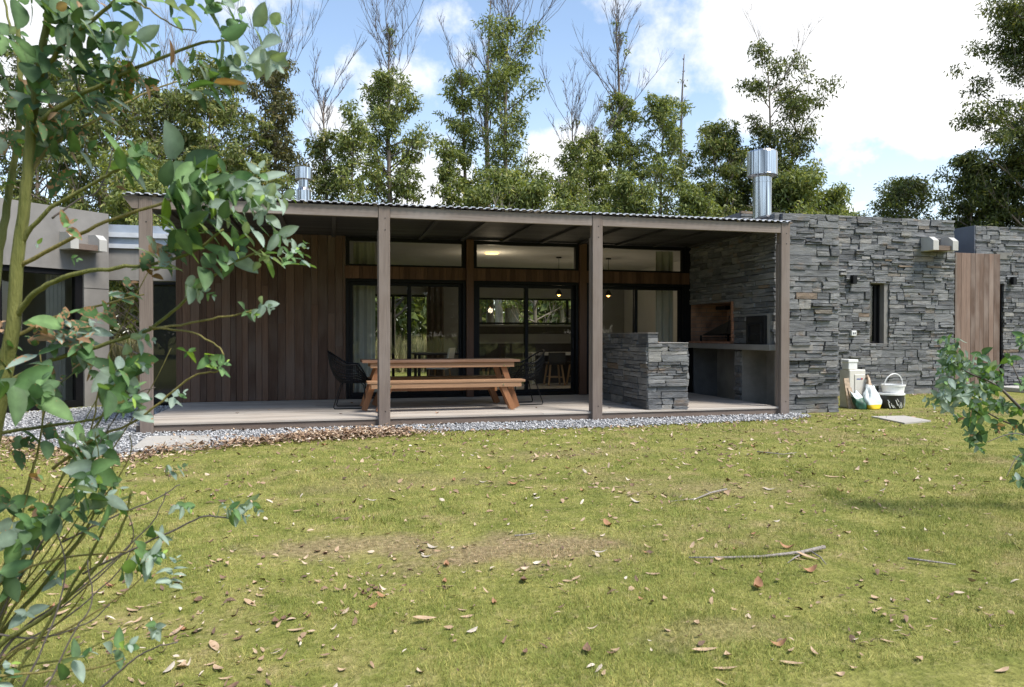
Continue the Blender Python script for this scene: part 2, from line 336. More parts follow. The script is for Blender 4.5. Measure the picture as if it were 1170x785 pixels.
# lawn: soil/turf sheet and blades share this colour field
def lawn_color(nt, blades):
    co = nn(nt, 'ShaderNodeNewGeometry').outputs['Position']
    co = nn(nt, 'ShaderNodeMapping', {0: co, 3: (1, 1, 0.0)}).outputs[0]
    a = noise(nt, co, 0.55, 6, 0.6, 0.3); c2 = noise(nt, co, 3.2, 6, 0.62); f = noise(nt, co, 26.0, 5, 0.65)
    g = ramp(nt, c2, [(0.28, (0.155, 0.192, 0.045)), (0.45, (0.235, 0.258, 0.070)), (0.62, (0.325, 0.325, 0.105)), (0.8, (0.42, 0.385, 0.175))])
    dry = nn(nt, 'ShaderNodeMapRange', {0: math_n(nt, 'ADD', math_n(nt, 'MULTIPLY', a, 0.65), math_n(nt, 'MULTIPLY', c2, 0.35)), 1: 0.50, 2: 0.70, 3: 0.0, 4: 0.8}, interpolation_type='SMOOTHSTEP').outputs[0]
    tan = ramp(nt, f, [(0.3, (0.25, 0.19, 0.115)), (0.7, (0.44, 0.345, 0.22))])
    # worn bare spots on the lawn
    for (x, y), rx, ry, w in (((1.05, 4.15), 0.95, 0.48, 0.85), ((0.15, 4.45), 0.8, 0.32, 0.75), ((3.2, 5.4), 1.0, 0.4, 0.4), ((1.6, 2.75), 0.45, 0.16, 0.4), ((0.6, 6.3), 1.2, 0.45, 0.4), ((2.6, 7.4), 1.4, 0.35, 0.4)):
        d = nn(nt, 'ShaderNodeVectorMath', {0: nn(nt, 'ShaderNodeVectorMath', {0: co, 1: (x, y, 0)}, operation='SUBTRACT').outputs[0], 1: (1 / rx, 1 / ry, 0)}, operation='MULTIPLY').outputs[0]
        ln = nn(nt, 'ShaderNodeVectorMath', {0: d}, operation='LENGTH').outputs['Value']
        ln = math_n(nt, 'ADD', ln, math_n(nt, 'MULTIPLY', math_n(nt, 'SUBTRACT', c2, 0.5), 2.2))
        dry = math_n(nt, 'MAXIMUM', dry, nn(nt, 'ShaderNodeMapRange', {0: ln, 1: 1.1, 2: 0.2, 3: 0.0, 4: w}, interpolation_type='SMOOTHSTEP').outputs[0])
    th = nn(nt, 'ShaderNodeMapRange', {0: math_n(nt, 'ADD', math_n(nt, 'MULTIPLY', f, 0.55), math_n(nt, 'MULTIPLY', noise(nt, co, 8.5, 4, 0.6), 0.45)), 1: 0.52, 2: 0.68, 3: 0.0, 4: 0.45}).outputs[0]
    return mixc(nt, th, mixc(nt, dry, g, tan), tan), f
m, nt, b, _ = new_mat('turf_soil'); c, f = lawn_color(nt, False)
c = mixc(nt, 1.0, c, ramp(nt, f, [(0.3, (0.55, 0.52, 0.45)), (0.7, (1.05, 1.0, 0.95))]), 'MULTIPLY')
setc(nt, b, 'Base Color', c); setc(nt, b, 'Roughness', 1.0); setc(nt, b, 'Specular IOR Level', 0.1); bump(nt, b, f, 0.03); M['turf'] = m
m, nt, b, _ = new_mat('grass_blade'); c, f = lawn_color(nt, True); r = island(nt)
c = mixc(nt, 1.0, c, ramp(nt, r, [(0.0, (0.75, 0.9, 0.7)), (0.6, (1.15, 1.15, 1.0)), (0.88, (1.5, 1.35, 1.2)), (1.0, (1.9, 1.6, 1.7))]), 'MULTIPLY')
setc(nt, b, 'Base Color', c); setc(nt, b, 'Roughness', 0.7); setc(nt, b, 'Specular IOR Level', 0.2); M['blade'] = m

def leaf_mat(name, stops, trans=0.3, rough=0.55, spec=0.35, attr=False, spots=False):
    m, nt, b, out = new_mat(name)
    if attr:
        at_ = nn(nt, 'ShaderNodeAttribute', attribute_name='tint'); c = at_.outputs['Color']
        v = noise(nt, objco(nt), 30, 3); c = mixc(nt, 1.0, c, ramp(nt, v, [(0.3, (0.8,) * 3), (0.7, (1.2,) * 3)]), 'MULTIPLY')
        if spots:
            s = noise(nt, objco(nt), 95, 2, 0.5)
            th = math_n(nt, 'SUBTRACT', 0.80, math_n(nt, 'MULTIPLY', at_.outputs['Alpha'], 0.35))
            k = math_n(nt, 'MULTIPLY', math_n(nt, 'SUBTRACT', s, th), 22.0, clamp=True)
            c = mixc(nt, k, c, (0.36, 0.20, 0.11))
    else:
        c = ramp(nt, island(nt), stops)
    setc(nt, b, 'Base Color', c); setc(nt, b, 'Roughness', rough); setc(nt, b, 'Specular IOR Level', spec)
    t = nn(nt, 'ShaderNodeBsdfTranslucent', {0: mixc(nt, 1.0, c, (1.5, 1.5, 0.6), 'MULTIPLY')})
    mx = nn(nt, 'ShaderNodeMixShader', {0: trans, 1: b.outputs[0], 2: t.outputs[0]}); nt.links.new(mx.outputs[0], out.inputs[0])
    return m
M['gum_a'] = leaf_mat('gum_foliage_olive', [(0, (0.084, 0.112, 0.033)), (0.5, (0.159, 0.196, 0.056)), (0.85, (0.243, 0.270, 0.084)), (1, (0.374, 0.325, 0.139))])
M['gum_b'] = leaf_mat('gum_foliage_green', [(0, (0.096, 0.125, 0.042)), (0.5, (0.168, 0.211, 0.064)), (0.85, (0.274, 0.312, 0.090)), (1, (0.407, 0.386, 0.127))])
M['gum_c'] = leaf_mat('gum_foliage_brown', [(0, (0.070, 0.074, 0.034)), (0.5, (0.128, 0.133, 0.054)), (0.85, (0.185, 0.180, 0.078)), (1, (0.243, 0.166, 0.087))])
M['gum_d'] = leaf_mat('gum_foliage_dark', [(0, (0.046, 0.061, 0.023)), (0.5, (0.087, 0.108, 0.032)), (0.85, (0.156, 0.191, 0.047)), (1, (0.247, 0.235, 0.073))])
M['sap_leaf'] = leaf_mat('sapling_leaf', None, 0.25, 0.62, 0.25, True, True)
def bark(name, a, b_, s=3.0):
    m, nt, b, _ = new_mat(name)
    n = noise(nt, objco(nt, (3, 3, 0.5)), s, 6, 0.65)
    setc(nt, b, 'Base Color', ramp(nt, n, [(0.3, a), (0.7, b_)])); setc(nt, b, 'Roughness', 0.85); bump(nt, b, n, 0.02); return m
M['bark'] = bark('gum_bark', (0.14, 0.105, 0.08), (0.30, 0.245, 0.20)); M['bark_pale'] = bark('pale_gum_bark', (0.26, 0.215, 0.17), (0.48, 0.42, 0.35))
M['bark_twig'] = bark('bare_twig', (0.085, 0.068, 0.062), (0.16, 0.135, 0.122))
M['stem_green'] = bark('green_stem', (0.10, 0.115, 0.022), (0.20, 0.20, 0.055), 12)
M['stem_yellow'] = bark('yellow_stem', (0.16, 0.14, 0.035), (0.29, 0.24, 0.08), 14)
M['dead_stick'] = bark('dead_stick', (0.20, 0.17, 0.14), (0.42, 0.38, 0.34), 18)
m, nt, b, _ = new_mat('gravel_stone'); r = island(nt)
setc(nt, b, 'Base Color', ramp(nt, r, [(0, (0.20, 0.203, 0.208)), (0.3, (0.33, 0.332, 0.338)), (0.65, (0.42, 0.42, 0.424)), (1, (0.62, 0.61, 0.60))])); setc(nt, b, 'Roughness', 0.85); M['pebble'] = m
M['gravel_bed'] = plain('gravel_bed', (0.28, 0.285, 0.295), 0.95, 0, 0.4, 60, 0.02)
def dry(name, a, b_):
    m, nt, b, _ = new_mat(name); n = noise(nt, objco(nt), 40, 4)
    setc(nt, b, 'Base Color', ramp(nt, n, [(0.3, a), (0.7, b_)])); setc(nt, b, 'Roughness', 0.75); return m
M['dry_tan'] = dry('dry_leaf_tan', (0.34, 0.225, 0.13), (0.52, 0.37, 0.24)); M['dry_brown'] = dry('dry_leaf_brown', (0.10, 0.055, 0.034), (0.22, 0.125, 0.075))
M['dry_pale'] = dry('dry_leaf_pale', (0.40, 0.34, 0.26), (0.55, 0.48, 0.40)); M['dry_rust'] = dry('dry_leaf_rust', (0.26, 0.125, 0.06), (0.40, 0.215, 0.11))
m, nt, b, _ = new_mat('litter'); r = island(nt)
setc(nt, b, 'Base Color', ramp(nt, r, [(0, (0.10, 0.06, 0.04)), (0.25, (0.20, 0.12, 0.075)), (0.55, (0.34, 0.225, 0.135)), (0.85, (0.50, 0.37, 0.25)), (1, (0.60, 0.52, 0.42))])); setc(nt, b, 'Roughness', 0.8); M['litter'] = m
m, nt, b, _ = new_mat('straw'); r = island(nt)
setc(nt, b, 'Base Color', ramp(nt, r, [(0, (0.16, 0.17, 0.05)), (0.4, (0.30, 0.26, 0.11)), (1, (0.50, 0.40, 0.22))])); setc(nt, b, 'Roughness', 0.8); M['straw'] = m
# ------------------------------------------------------------------ ground
rng = np.random.default_rng(7)
def lump(x, y):
    k = np.clip((8.6 - y) / 1.5, 0, 1) * np.clip((y + 1) / 1.5, 0, 1)
    return k * (0.018 * np.sin(x * 1.9 + 0.6 * y) * np.sin(y * 1.5 + 0.4 * x) + 0.010 * np.sin(4.3 * x + 1.1) * np.sin(3.7 * y + 2.0 + x) )
gx = np.concatenate([-np.geomspace(6, 900, 16)[::-1], np.arange(-5.6, 12.2, 0.16), np.geomspace(12.6, 900, 16)])
gy = np.concatenate([-np.geomspace(2, 900, 16)[::-1], np.arange(-1.8, 11, 0.16), np.geomspace(11.4, 900, 18)])
XX, YY = np.meshgrid(gx, gy); ZZ = lump(XX, YY)
nx, ny = len(gx), len(gy)
ii = (np.arange(ny - 1)[:, None] * nx + np.arange(nx - 1)[None, :]).ravel()
g = np_mesh('ground', np.stack([XX.ravel(), YY.ravel(), ZZ.ravel()], 1), np.stack([ii, ii + 1, ii + nx + 1, ii + nx], 1), M['turf'], smooth=True)
tag(g, 'patchy green lawn with worn tan spots in front of the house', 'lawn', kind='structure')

# gravel strip: outline from the wing on the left to the stone wall on the right
GF = [(-4.9, 11.1), (-4.06, 10.5), (-3.0, 9.15), (-2.2, 8.5), (-1.15, 8.95), (-0.5, 9.42), (0.67, 9.64), (2.06, 9.52), (3.5, 9.44), (5.1, 9.55), (6.5, 9.66), (7.3, 9.98)]
GBK = [(7.3, 10.30), (6.98, 10.30), (-2.45, 10.30), (-2.45, 14.1), (-4.0, 14.1), (-5.2, 13.1)]
poly = GF + GBK
mb = MB(); mb.v = [(x, y, 0.008) for x, y in poly]; mb.f = [tuple(range(len(poly)))]
tag(mb.build('gravel_bed', M['gravel_bed']), kind='structure')
def in_poly(px, py, poly):
    x = np.array([p[0] for p in poly]); y = np.array([p[1] for p in poly]); ins = np.zeros(len(px), bool); j = len(poly) - 1
    for i in range(len(poly)):
        c = ((y[i] > py) != (y[j] > py)) & (px < (x[j] - x[i]) * (py - y[i]) / (y[j] - y[i] + 1e-12) + x[i]); ins ^= c; j = i
    return ins
def scatter_poly(n, poly):
    x0, x1 = min(p[0] for p in poly), max(p[0] for p in poly); y0, y1 = min(p[1] for p in poly), max(p[1] for p in poly)
    px = rng.uniform(x0, x1, n); py = rng.uniform(y0, y1, n); k = in_poly(px, py, poly); return px[k], py[k]
px, py = scatter_poly(42000, poly)
# a few strays rolled into the grass
sx = rng.uniform(-2.5, 7.2, 900); sy = np.interp(sx, [p[0] for p in GF[2:]], [p[1] for p in GF[2:]]) - np.abs(rng.normal(0, 0.10, 900))
px = np.concatenate([px, sx]); py = np.concatenate([py, sy]); n = len(px)
octv = np.array([[1, 0, 0], [-1, 0, 0], [0, 1, 0], [0, -1, 0], [0, 0, 1], [0, 0, -1]], float)
octf = np.array([[0, 2, 4], [2, 1, 4], [1, 3, 4], [3, 0, 4], [2, 0, 5], [1, 2, 5], [3, 1, 5], [0, 3, 5]])
s = rng.uniform(0.010, 0.024, (n, 1, 1)) * rng.uniform(0.6, 1.2, (n, 1, 3)) * np.array([1, 1, 0.75])
th = rng.uniform(0, 6.28, n); ca, sa = np.cos(th)[:, None], np.sin(th)[:, None]
V = octv[None] * s * rng.uniform(0.7, 1.25, (n, 6, 1))
tilt = rng.uniform(-0.7, 0.7, (n, 1))
V = np.stack([V[:, :, 0], V[:, :, 1] * np.cos(tilt) - V[:, :, 2] * np.sin(tilt), V[:, :, 1] * np.sin(tilt) + V[:, :, 2] * np.cos(tilt)], 2)
V = np.stack([V[:, :, 0] * ca - V[:, :, 1] * sa, V[:, :, 0] * sa + V[:, :, 1] * ca, V[:, :, 2]], 2)
V += np.stack([px, py, 0.012 + rng.uniform(0, 0.016, n)], 1)[:, None, :]
F = (octf[None] + (np.arange(n) * 6)[:, None, None]).reshape(-1, 3)
tag(np_mesh('gravel', V.reshape(-1, 3), F, M['pebble']), 'pale grey crushed gravel strip along the deck', 'gravel', kind='stuff')

# ------------------------------------------------------------------ stone cladding
def stone_wall(mb, org, ud, nd, W, H, openings=(), seed=1, proud=0.036, course=(0.045, 0.13), over=(0.0, 0.0), back=0.06):
    """ledgestones on the plane org + u*ud + h*Z, sticking out along nd; openings = (u0,u1,h0,h1)"""
    rs = random.Random(seed); org = Vector(org); ud = Vector(ud); nd = Vector(nd); Z = Vector((0, 0, 1))
    flip = ud.cross(Z).dot(nd) < 0
    rects = []
    h = 0.0
    while h < H - 1e-6:
        bh = rs.uniform(0.07, 0.19)
        if H - h - bh < 0.07: bh = H - h
        u = -over[0] * rs.random()
        while u < W - 1e-6:
            L = rs.choice((rs.uniform(0.15, 0.35), rs.uniform(0.3, 0.65), rs.uniform(0.5, 1.0)))
            if W - u - L < 0.12: L = W - u + over[1] * rs.random()
            k = rs.random()
            if bh < 0.11 and k < 0.6: rows = [bh]
            elif k < 0.45: f = rs.uniform(0.3, 0.7); rows = [bh * f, bh * (1 - f)]
            elif k < 0.8: f = sorted((rs.uniform(0.2, 0.45), rs.uniform(0.55, 0.8))); rows = [bh * f[0], bh * (f[1] - f[0]), bh * (1 - f[1])]
            else: rows = [bh]
            y = h
            for q in rows:
                x = u
                while x < u + L - 1e-6:
                    l = L if q > 0.1 and rs.random() < 0.5 else rs.uniform(0.14, 0.5)
                    if u + L - x - l < 0.09: l = u + L - x
                    rects.append((x, x + l, y, y + q)); x += l
                y += q
            u += L
        h += bh
    for (a, b, c, d) in openings:
        new = []
        for (x0, x1, y0, y1) in rects:
            if x1 <= a or x0 >= b or y1 <= c or y0 >= d: new.append((x0, x1, y0, y1)); continue
            if x0 < a - 0.02: new.append((x0, a, y0, y1))
            if x1 > b + 0.02: new.append((b, x1, y0, y1))
            xa, xb = max(x0, a), min(x1, b)
            if y0 < c - 0.01: new.append((xa, xb, y0, c))
            if y1 > d + 0.01: new.append((xa, xb, d, y1))
        rects = new
    def P(u, h, p): return org + ud * u + Z * h + nd * p
    for (x0, x1, y0, y1) in rects:
        g = rs.uniform(0.0005, 0.0025)
        k = rs.random(); p = proud * (0.10 + 0.90 * k ** 2.2) + (proud * 0.5 if rs.random() < 0.06 else 0)
        if y1 - y0 < 0.055 and rs.random() < 0.45: p += proud * 0.6
        sk = rs.uniform(-1, 1) * min(0.05, (x1 - x0) * 0.16) if rs.random() < 0.4 else 0.0
        j = lambda s=0.006: rs.uniform(-s, s)
        jh = min(0.007, (y1 - y0) * 0.10); ju = min(0.010, (x1 - x0) * 0.06)
        a = P(x0 + g, y0 + g, -back); b = P(x1 - g, y0 + g, -back); c = P(x1 - g, y1 - g, -back); d = P(x0 + g, y1 - g, -back)
        mid = [0.33 + j(0.1), 0.67 + j(0.1)]
        fr = lambda t, hh, e: P(x0 + g + (x1 - x0 - 2 * g) * t + (rs.uniform(0, ju) if t == 0 else -rs.uniform(0, ju) if t == 1 else 0) + (sk * e * (0.5 if t in (0, 1) else 0.2)), hh + e * rs.uniform(0, jh), p + j(0.006))
        lo = [fr(0, y0 + g, 1)] + [fr(t, y0 + g, 1) for t in mid] + [fr(1, y0 + g, 1)]
        hi = [fr(0, y1 - g, -1)] + [fr(t, y1 - g, -1) for t in mid] + [fr(1, y1 - g, -1)]
        n = len(mb.v); mb.v += [tuple(q) for q in (a, b, c, d)] + [tuple(q) for q in lo] + [tuple(q) for q in hi]
        fs = [(n + 4 + i, n + 5 + i, n + 9 + i, n + 8 + i) for i in range(3)]
        fs += [(n + 0, n + 1, n + 7, n + 6, n + 5, n + 4), (n + 3, n + 8, n + 9, n + 10, n + 11, n + 2), (n + 0, n + 4, n + 8, n + 3), (n + 1, n + 2, n + 11, n + 7)]
        mb.f += [f[::-1] for f in fs] if flip else fs
def boards(mb, axis, x0, x1, y0, y1, z0, z1, w, gap=0.004, seed=0, jit=0.003, var=0.25, joints=None):
    """row of boards: axis 'x' = boards side by side along x (vertical boards), 'y' = side by side along y (boards running along x)"""
    rs = random.Random(seed); p = x0 if axis == 'x' else y0; end = x1 if axis == 'x' else y1
    while p < end - 1e-4:
        ww = w * rs.uniform(1 - var, 1 + var)
        if end - p - ww < w * 0.4: ww = end - p
        if axis == 'x':
            j = rs.uniform(-jit, jit); zs = [z0, z1]
            if joints and rs.random() < joints: zs = [z0, z0 + (z1 - z0) * rs.uniform(0.25, 0.7), z1]
            for a, b in zip(zs, zs[1:]): mb.bbox(p + gap / 2, p + ww - gap / 2, y0 + j, y1, a + (0.0015 if a > z0 else 0), b, 0.002)
        else:
            j = rs.uniform(-jit, jit); xs = [x0, x1]
            if joints and rs.random() < joints:
                q = rs.uniform(x0 + 1, x1 - 1); xs = [x0, q, x1]
            for a, b in zip(xs, xs[1:]): mb.bbox(a + 0.0015, b - 0.0015, p + gap / 2, p + ww - gap / 2, z0, z1 + j * 0.3, 0.002)
        p += ww

DZ = 0.135           # top of the deck
YF, YW = 10.118, 13.206   # front of the posts, front of the timber facade

# ------------------------------------------------------------------ deck
deck = thing('deck', 'pale weathered timber deck under the veranda', 'deck', (2.2, 11.6, 0))
mb = MB(); boards(mb, 'y', -2.42, 6.90, 10.17, 13.20, DZ - 0.028, DZ, 0.135, 0.008, 3, 0.006, 0.02, 0.8); mb.build('deck_boards', M['decking'], deck)
mb = MB()
for a, b in ((-2.40, 0.64), (0.644, 3.73), (3.734, 6.89)): mb.bbox(a, b, 10.19, 10.225, 0.02, DZ - 0.030, 0.003)
mb.build('fascia', M['fascia'], deck)
mb = MB()
for i in range(16): mb.box(-2.3 + i * 0.6, -2.25 + i * 0.6, 10.24, 13.15, 0.0, DZ - 0.031)
mb.build('joists', M['grey_timber_y'], deck)

# ------------------------------------------------------------------ veranda
ver = thing('veranda', 'open timber veranda with four posts and corrugated metal roof', 'veranda', (2.2, 11.6, 0))
POSTS = (-2.265, 0.723, 3.814, 6.947)
for x in POSTS:
    mb = MB(); mb.bbox(x - 0.0775, x + 0.0775, YF, YF + 0.06, 0.0, 3.024, 0.006)
    mb.bbox(x - 0.0875, x + 0.05, YF + 0.062, YF + 0.135, 0.0, 2.70, 0.004); mb.bbox(x - 0.070, x + 0.06, YF + 0.0625, YF + 0.137, 2.703, 2.99, 0.004)
    p = mb.build('post', M['grey_timber'], ver)
    for z in (2.86, 0.22, 2.70):
        mb = MB(); a = Vector((x + 0.012, YF - 0.004, z)); mb.tube([a, a + Vector((0, 0.02, 0))], 0.008, 8); mb.build('bolt', M['iron'], p)
mb = MB()
for a, b in zip(POSTS, POSTS[1:]): mb.bbox(a + 0.079, b - 0.079 if b < 6 else b - 0.02, YF + 0.012, YF + 0.060, 2.868, 3.018, 0.004)
mb.hexa([(-2.42, YF + 0.012, 2.868), (-2.344, YF + 0.012, 2.868), (-2.344, YF + 0.06, 2.868), (-2.42, YF + 0.06, 2.868),
         (-2.53, YF + 0.012, 3.018), (-2.344, YF + 0.012, 3.018), (-2.344, YF + 0.06, 3.018), (-2.53, YF + 0.06, 3.018)])
mb.build('beam', M['grey_timber_x'], ver)
mb = MB()
for i in range(13):
    x = -2.2 + i * 0.755; mb.box(x - 0.03, x + 0.03, YF + 0.139, 13.15, 2.975, 3.012)
M['soffit'] = wood('soffit_slats', (0.030, 0.029, 0.030), (0.085, 0.083, 0.086), 'x', 0.6)
mb.build('rafter', M['soffit'], ver)
for i in range(11):
    mb = MB(); x = POSTS[0] + 0.11 + i * 0.92; mb.bbox(x - 0.025, x + 0.025, YF + 0.004, YF + 0.05, 3.0185, 3.045, 0.002); mb.build('spacer_block', M['grey_timber'], ver)
# corrugated sheet
P_ = 0.105; xs = []; zs = []
x = -2.52
while x < 6.98:
    for fx, fz in ((0, 0), (0.30, 0), (0.42, 1), (0.88, 1)):
        xs.append(x + fx * P_); zs.append(fz * 0.017)
    x += P_
xs = np.array(xs); zs = np.array(zs); k = len(xs)
V = []
for (y, dz) in ((YF - 0.035, -0.012), (YF + 0.01, 0.004), (13.19, 0.02)):
    for t in (0.0, 0.0035): V.append(np.stack([xs, np.full(k, y), 3.046 + dz + zs + t], 1))
V = np.concatenate(V); i = np.arange(k - 1); F = []
for q in range(2):
    b0, t0, b1, t1 = (2 * q) * k, (2 * q + 1) * k, (2 * q + 2) * k, (2 * q + 3) * k
    F += [np.stack([t0 + i, t0 + i + 1, t1 + i + 1, t1 + i], 1), np.stack([b0 + i, b1 + i, b1 + i + 1, b0 + i + 1], 1)]
F.append(np.stack([i, i + 1, k + i + 1, k + i], 1)); F.append(np.stack([4 * k + i, 5 * k + i, 5 * k + i + 1, 4 * k + i + 1], 1)); F = np.concatenate(F)
np_mesh('roof_sheet', V, F, M['galvanised'], ver)
# dark slatted soffit under the sheet
mb = MB(); boards(mb, 'y', -2.44, 6.90, YF + 0.14, 13.19, 3.015, 3.03, 0.11, 0.008, 9, 0.012, 0.1, 0.7); mb.build('soffit_slats', M['soffit'], ver)

# ------------------------------------------------------------------ house (timber front)
house = thing('house', 'low flat roofed house front of dark timber boards and black sliding doors', 'house', (2.2, 14, 0))
mb = MB(); boards(mb, 'x', -2.495, 0.272, YW, YW + 0.045, DZ + 0.002, 3.012, 0.125, 0.005, 21, 0.004, 0.3, 0.35)
w = mb.build('timber_wall', M['cladding'], house)
mb = MB(); mb.box(-2.49, 0.27, YW + 0.05, YW + 0.20, 0.0, 3.3); mb.box(-2.495, -2.45, YW + 0.2, 19, 0, 3.3); mb.build('wall_core', M['room_grey'], house)
OPEN = ((0.272, 2.417), (2.554, 4.592), (4.735, 6.814))
for x0, x1 in ((2.42, 2.551), (4.595, 4.732)):
    mb = MB(); mb.bbox(x0, x1, YW - 0.075, YW + 0.10, DZ + 0.001, 3.010, 0.004); mb.build('column', M['cladding_band'], house)
for i, (x0, x1) in enumerate(OPEN):
    xa = x0 - (0.0 if i else 0.02); xb = x1 + (0.08 if i == 2 else 0.0)
    mb = MB(); boards(mb, 'x', xa, xb, YW - 0.022, YW + 0.05, 2.268, 2.489, 0.085, 0.003, 40 + i, 0.002, 0.35); mb.build('band', M['cladding_band'], house)
def frame_mb(mb, x0, x1, z0, z1, y0, y1, t, tb=None):
    tb = tb or t
    mb.bbox(x0, x0 + t, y0, y1, z0, z1, 0.003); mb.bbox(x1 - t, x1, y0, y1, z0, z1, 0.003)
    mb.bbox(x0 + t + 0.0005, x1 - t - 0.0005, y0, y1, z1 - t, z1, 0.003); mb.bbox(x0 + t + 0.0005, x1 - t - 0.0005, y0, y1, z0, z0 + tb, 0.003)
for i, (x0, x1) in enumerate(OPEN):
    mb = MB(); frame_mb(mb, x0 + 0.002, x1 - 0.002, 2.492, 3.0, YW - 0.01, YW + 0.09, 0.065, 0.03)
    f = mb.build('transom_window', M['black_frame'], house)
    mb = MB(); mb.quad((x0 + 0.06, YW + 0.04, 2.515), (x1 - 0.06, YW + 0.04, 2.515), (x1 - 0.06, YW + 0.04, 2.94), (x0 + 0.06, YW + 0.04, 2.94)); mb.build('pane', M['glass'], f)
    mb = MB(); frame_mb(mb, x0 + 0.002, x1 - 0.002, DZ + 0.001, 2.266, YW - 0.012, YW + 0.13, 0.055, 0.035)
    d = mb.build('sliding_door', M['black_frame'], house)
    xm = x0 + (x1 - x0) * (0.5 if i else 0.52)
    for a, b, y in ((x0 + 0.06, xm + 0.035, YW + 0.012), (xm - 0.035, x1 - 0.06, YW + 0.066)):
        mb = MB(); frame_mb(mb, a, b, DZ + 0.04, 2.209, y, y + 0.042, 0.062, 0.075); lf = mb.build('door_leaf', M['black_frame'], d)
    for a, b, y in ((x0 + 0.06, xm + 0.035, YW + 0.012), (xm - 0.035, x1 - 0.06, YW + 0.066)):
        mb = MB(); mb.quad((a + 0.055, y + 0.02, DZ + 0.1), (b - 0.055, y + 0.02, DZ + 0.1), (b - 0.055, y + 0.02, 2.155), (a + 0.055, y + 0.02, 2.155)); mb.build('pane', M['glass'], d)
    mb = MB(); mb.bbox(x1 - 0.105, x1 - 0.085, YW + 0.02, YW + 0.062, 1.02, 1.22, 0.003); mb.build('handle', M['iron'], d)
mb = MB(); mb.box(-2.495, 7.0, YW + 0.002, YW + 0.099, 3.014, 3.30); mb.build('roof_edge', M['black_frame'], house)
mb = MB(); mb.box(6.816, 6.98, YW - 0.005, YW + 0.12, 0.0, 3.012); mb.build('jamb', M['black_frame'], house)
# roof slab, ceiling, floor, back and side walls of the room
mb = MB(); mb.box(-2.55, 8.0, YW + 0.10, 19.3, 3.06, 3.30); mb.build('roof', M['concrete'], house)
mb = MB(); mb.box(-2.44, 8.0, YW + 0.14, 19.0, 3.0, 3.055); mb.build('ceiling', M['room_white'], house)
mb = MB(); mb.box(-2.44, 8.0, YW + 0.135, 19.0, 0.0, DZ - 0.01); mb.build('floor', M['room_floor'], house)
mb = MB()   # back wall with a wide glazed opening at left and a window strip over the kitchen
for a, b, z0, z1 in ((-2.44, 0.75, 0, 3.0), (0.75, 2.60, 2.33, 3.0), (2.60, 3.30, 0, 3.0), (3.30, 7.2, 0, 1.55), (3.30, 7.2, 2.27, 3.0), (7.2, 8.0, 0, 3.0)): mb.box(a, b, 19.0, 19.2, z0, z1)
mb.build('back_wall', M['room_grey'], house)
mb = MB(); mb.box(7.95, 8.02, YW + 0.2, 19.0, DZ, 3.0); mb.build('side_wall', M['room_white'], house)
mb = MB(); frame_mb(mb, 0.76, 2.59, 0.14, 2.32, 19.02, 19.1, 0.06); mb.box(1.55, 1.62, 19.03, 19.09, 0.2, 2.26)
f = mb.build('back_door', M['black_frame'], house)
mb = MB(); frame_mb(mb, 3.31, 7.19, 1.56, 2.26, 19.02, 19.1, 0.05)
for x in (3.78, 5.12, 6.3): mb.box(x - 0.03, x + 0.03, 19.03, 19.09, 1.61, 2.21)
f2 = mb.build('kitchen_window', M['black_frame'], house)
for f_, a, b, z0, z1 in ((f, 0.8, 2.55, 0.2, 2.26), (f2, 3.35, 7.15, 1.6, 2.21)):
    mb = MB(); mb.quad((a, 19.06, z0), (b, 19.06, z0), (b, 19.06, z1), (a, 19.06, z1)); mb.build('pane', M['glass'], f_)
# roof flue of the fireplace
mb = MB(); fx, fy = -0.51, 15.5
mb.lathe(fx, fy, [(0.145, 3.28), (0.145, 4.20), (0.10, 4.27), (0.10, 4.44), (0.10, 4.45)], 20); fl = mb.build('flue', M['stainless'], house, smooth=False)
mb = MB(); mb.lathe(fx, fy, [(0.165, 4.43), (0.17, 4.435), (0.17, 4.66), (0.16, 4.665)], 20); mb.build('cowl', M['stainless'], fl)
mb = MB()
for k in range(10): a = k * 0.628; mb.bar((fx + 0.172 * math.cos(a), fy + 0.172 * math.sin(a), 4.44), (fx + 0.172 * math.cos(a), fy + 0.172 * math.sin(a), 4.655), 0.012, 0.012)
mb.build('rib', M['stainless'], fl)
# low linking roof and lintel at the left end, with layered flashing
mb = MB(); mb.box(-4.05, -2.50, 14.90, 15.2, 2.285, 2.87); mb.box(-2.9, -2.5, 15.2, 19, 2.285, 2.7); mb.build('lintel', M['concrete'], house)
for k, (z0, z1, y, mt) in enumerate(((2.87, 2.95, 14.85, 'white_flashing'), (2.952, 3.07, 14.91, 'flashing'), (3.072, 3.16, 14.83, 'white_flashing'), (3.162, 3.31, 14.92, 'flashing'))):
    mb = MB(); mb.box(-4.05, -2.53, y, 15.4, z0, z1); mb.build('flashing', M[mt], house)
mb = MB(); mb.box(-4.05, -2.5, 15.4, 19, 2.80, 3.10); mb.build('link_roof', M['concrete'], house)
mb = MB(); frame_mb(mb, -3.10, -2.50, 0.02, 2.20, 13.95, 14.02, 0.05); f = mb.build('side_window', M['black_frame'], house)
mb = MB(); mb.quad((-3.06, 13.98, 0.06), (-2.54, 13.98, 0.06), (-2.54, 13.98, 2.16), (-3.06, 13.98, 2.16)); mb.build('pane', M['glass'], f)
mb = MB(); mb.box(-3.10, -2.5, 14.03, 14.1, 0.02, 2.2); mb.build('blind', M['dark_furniture'], f)

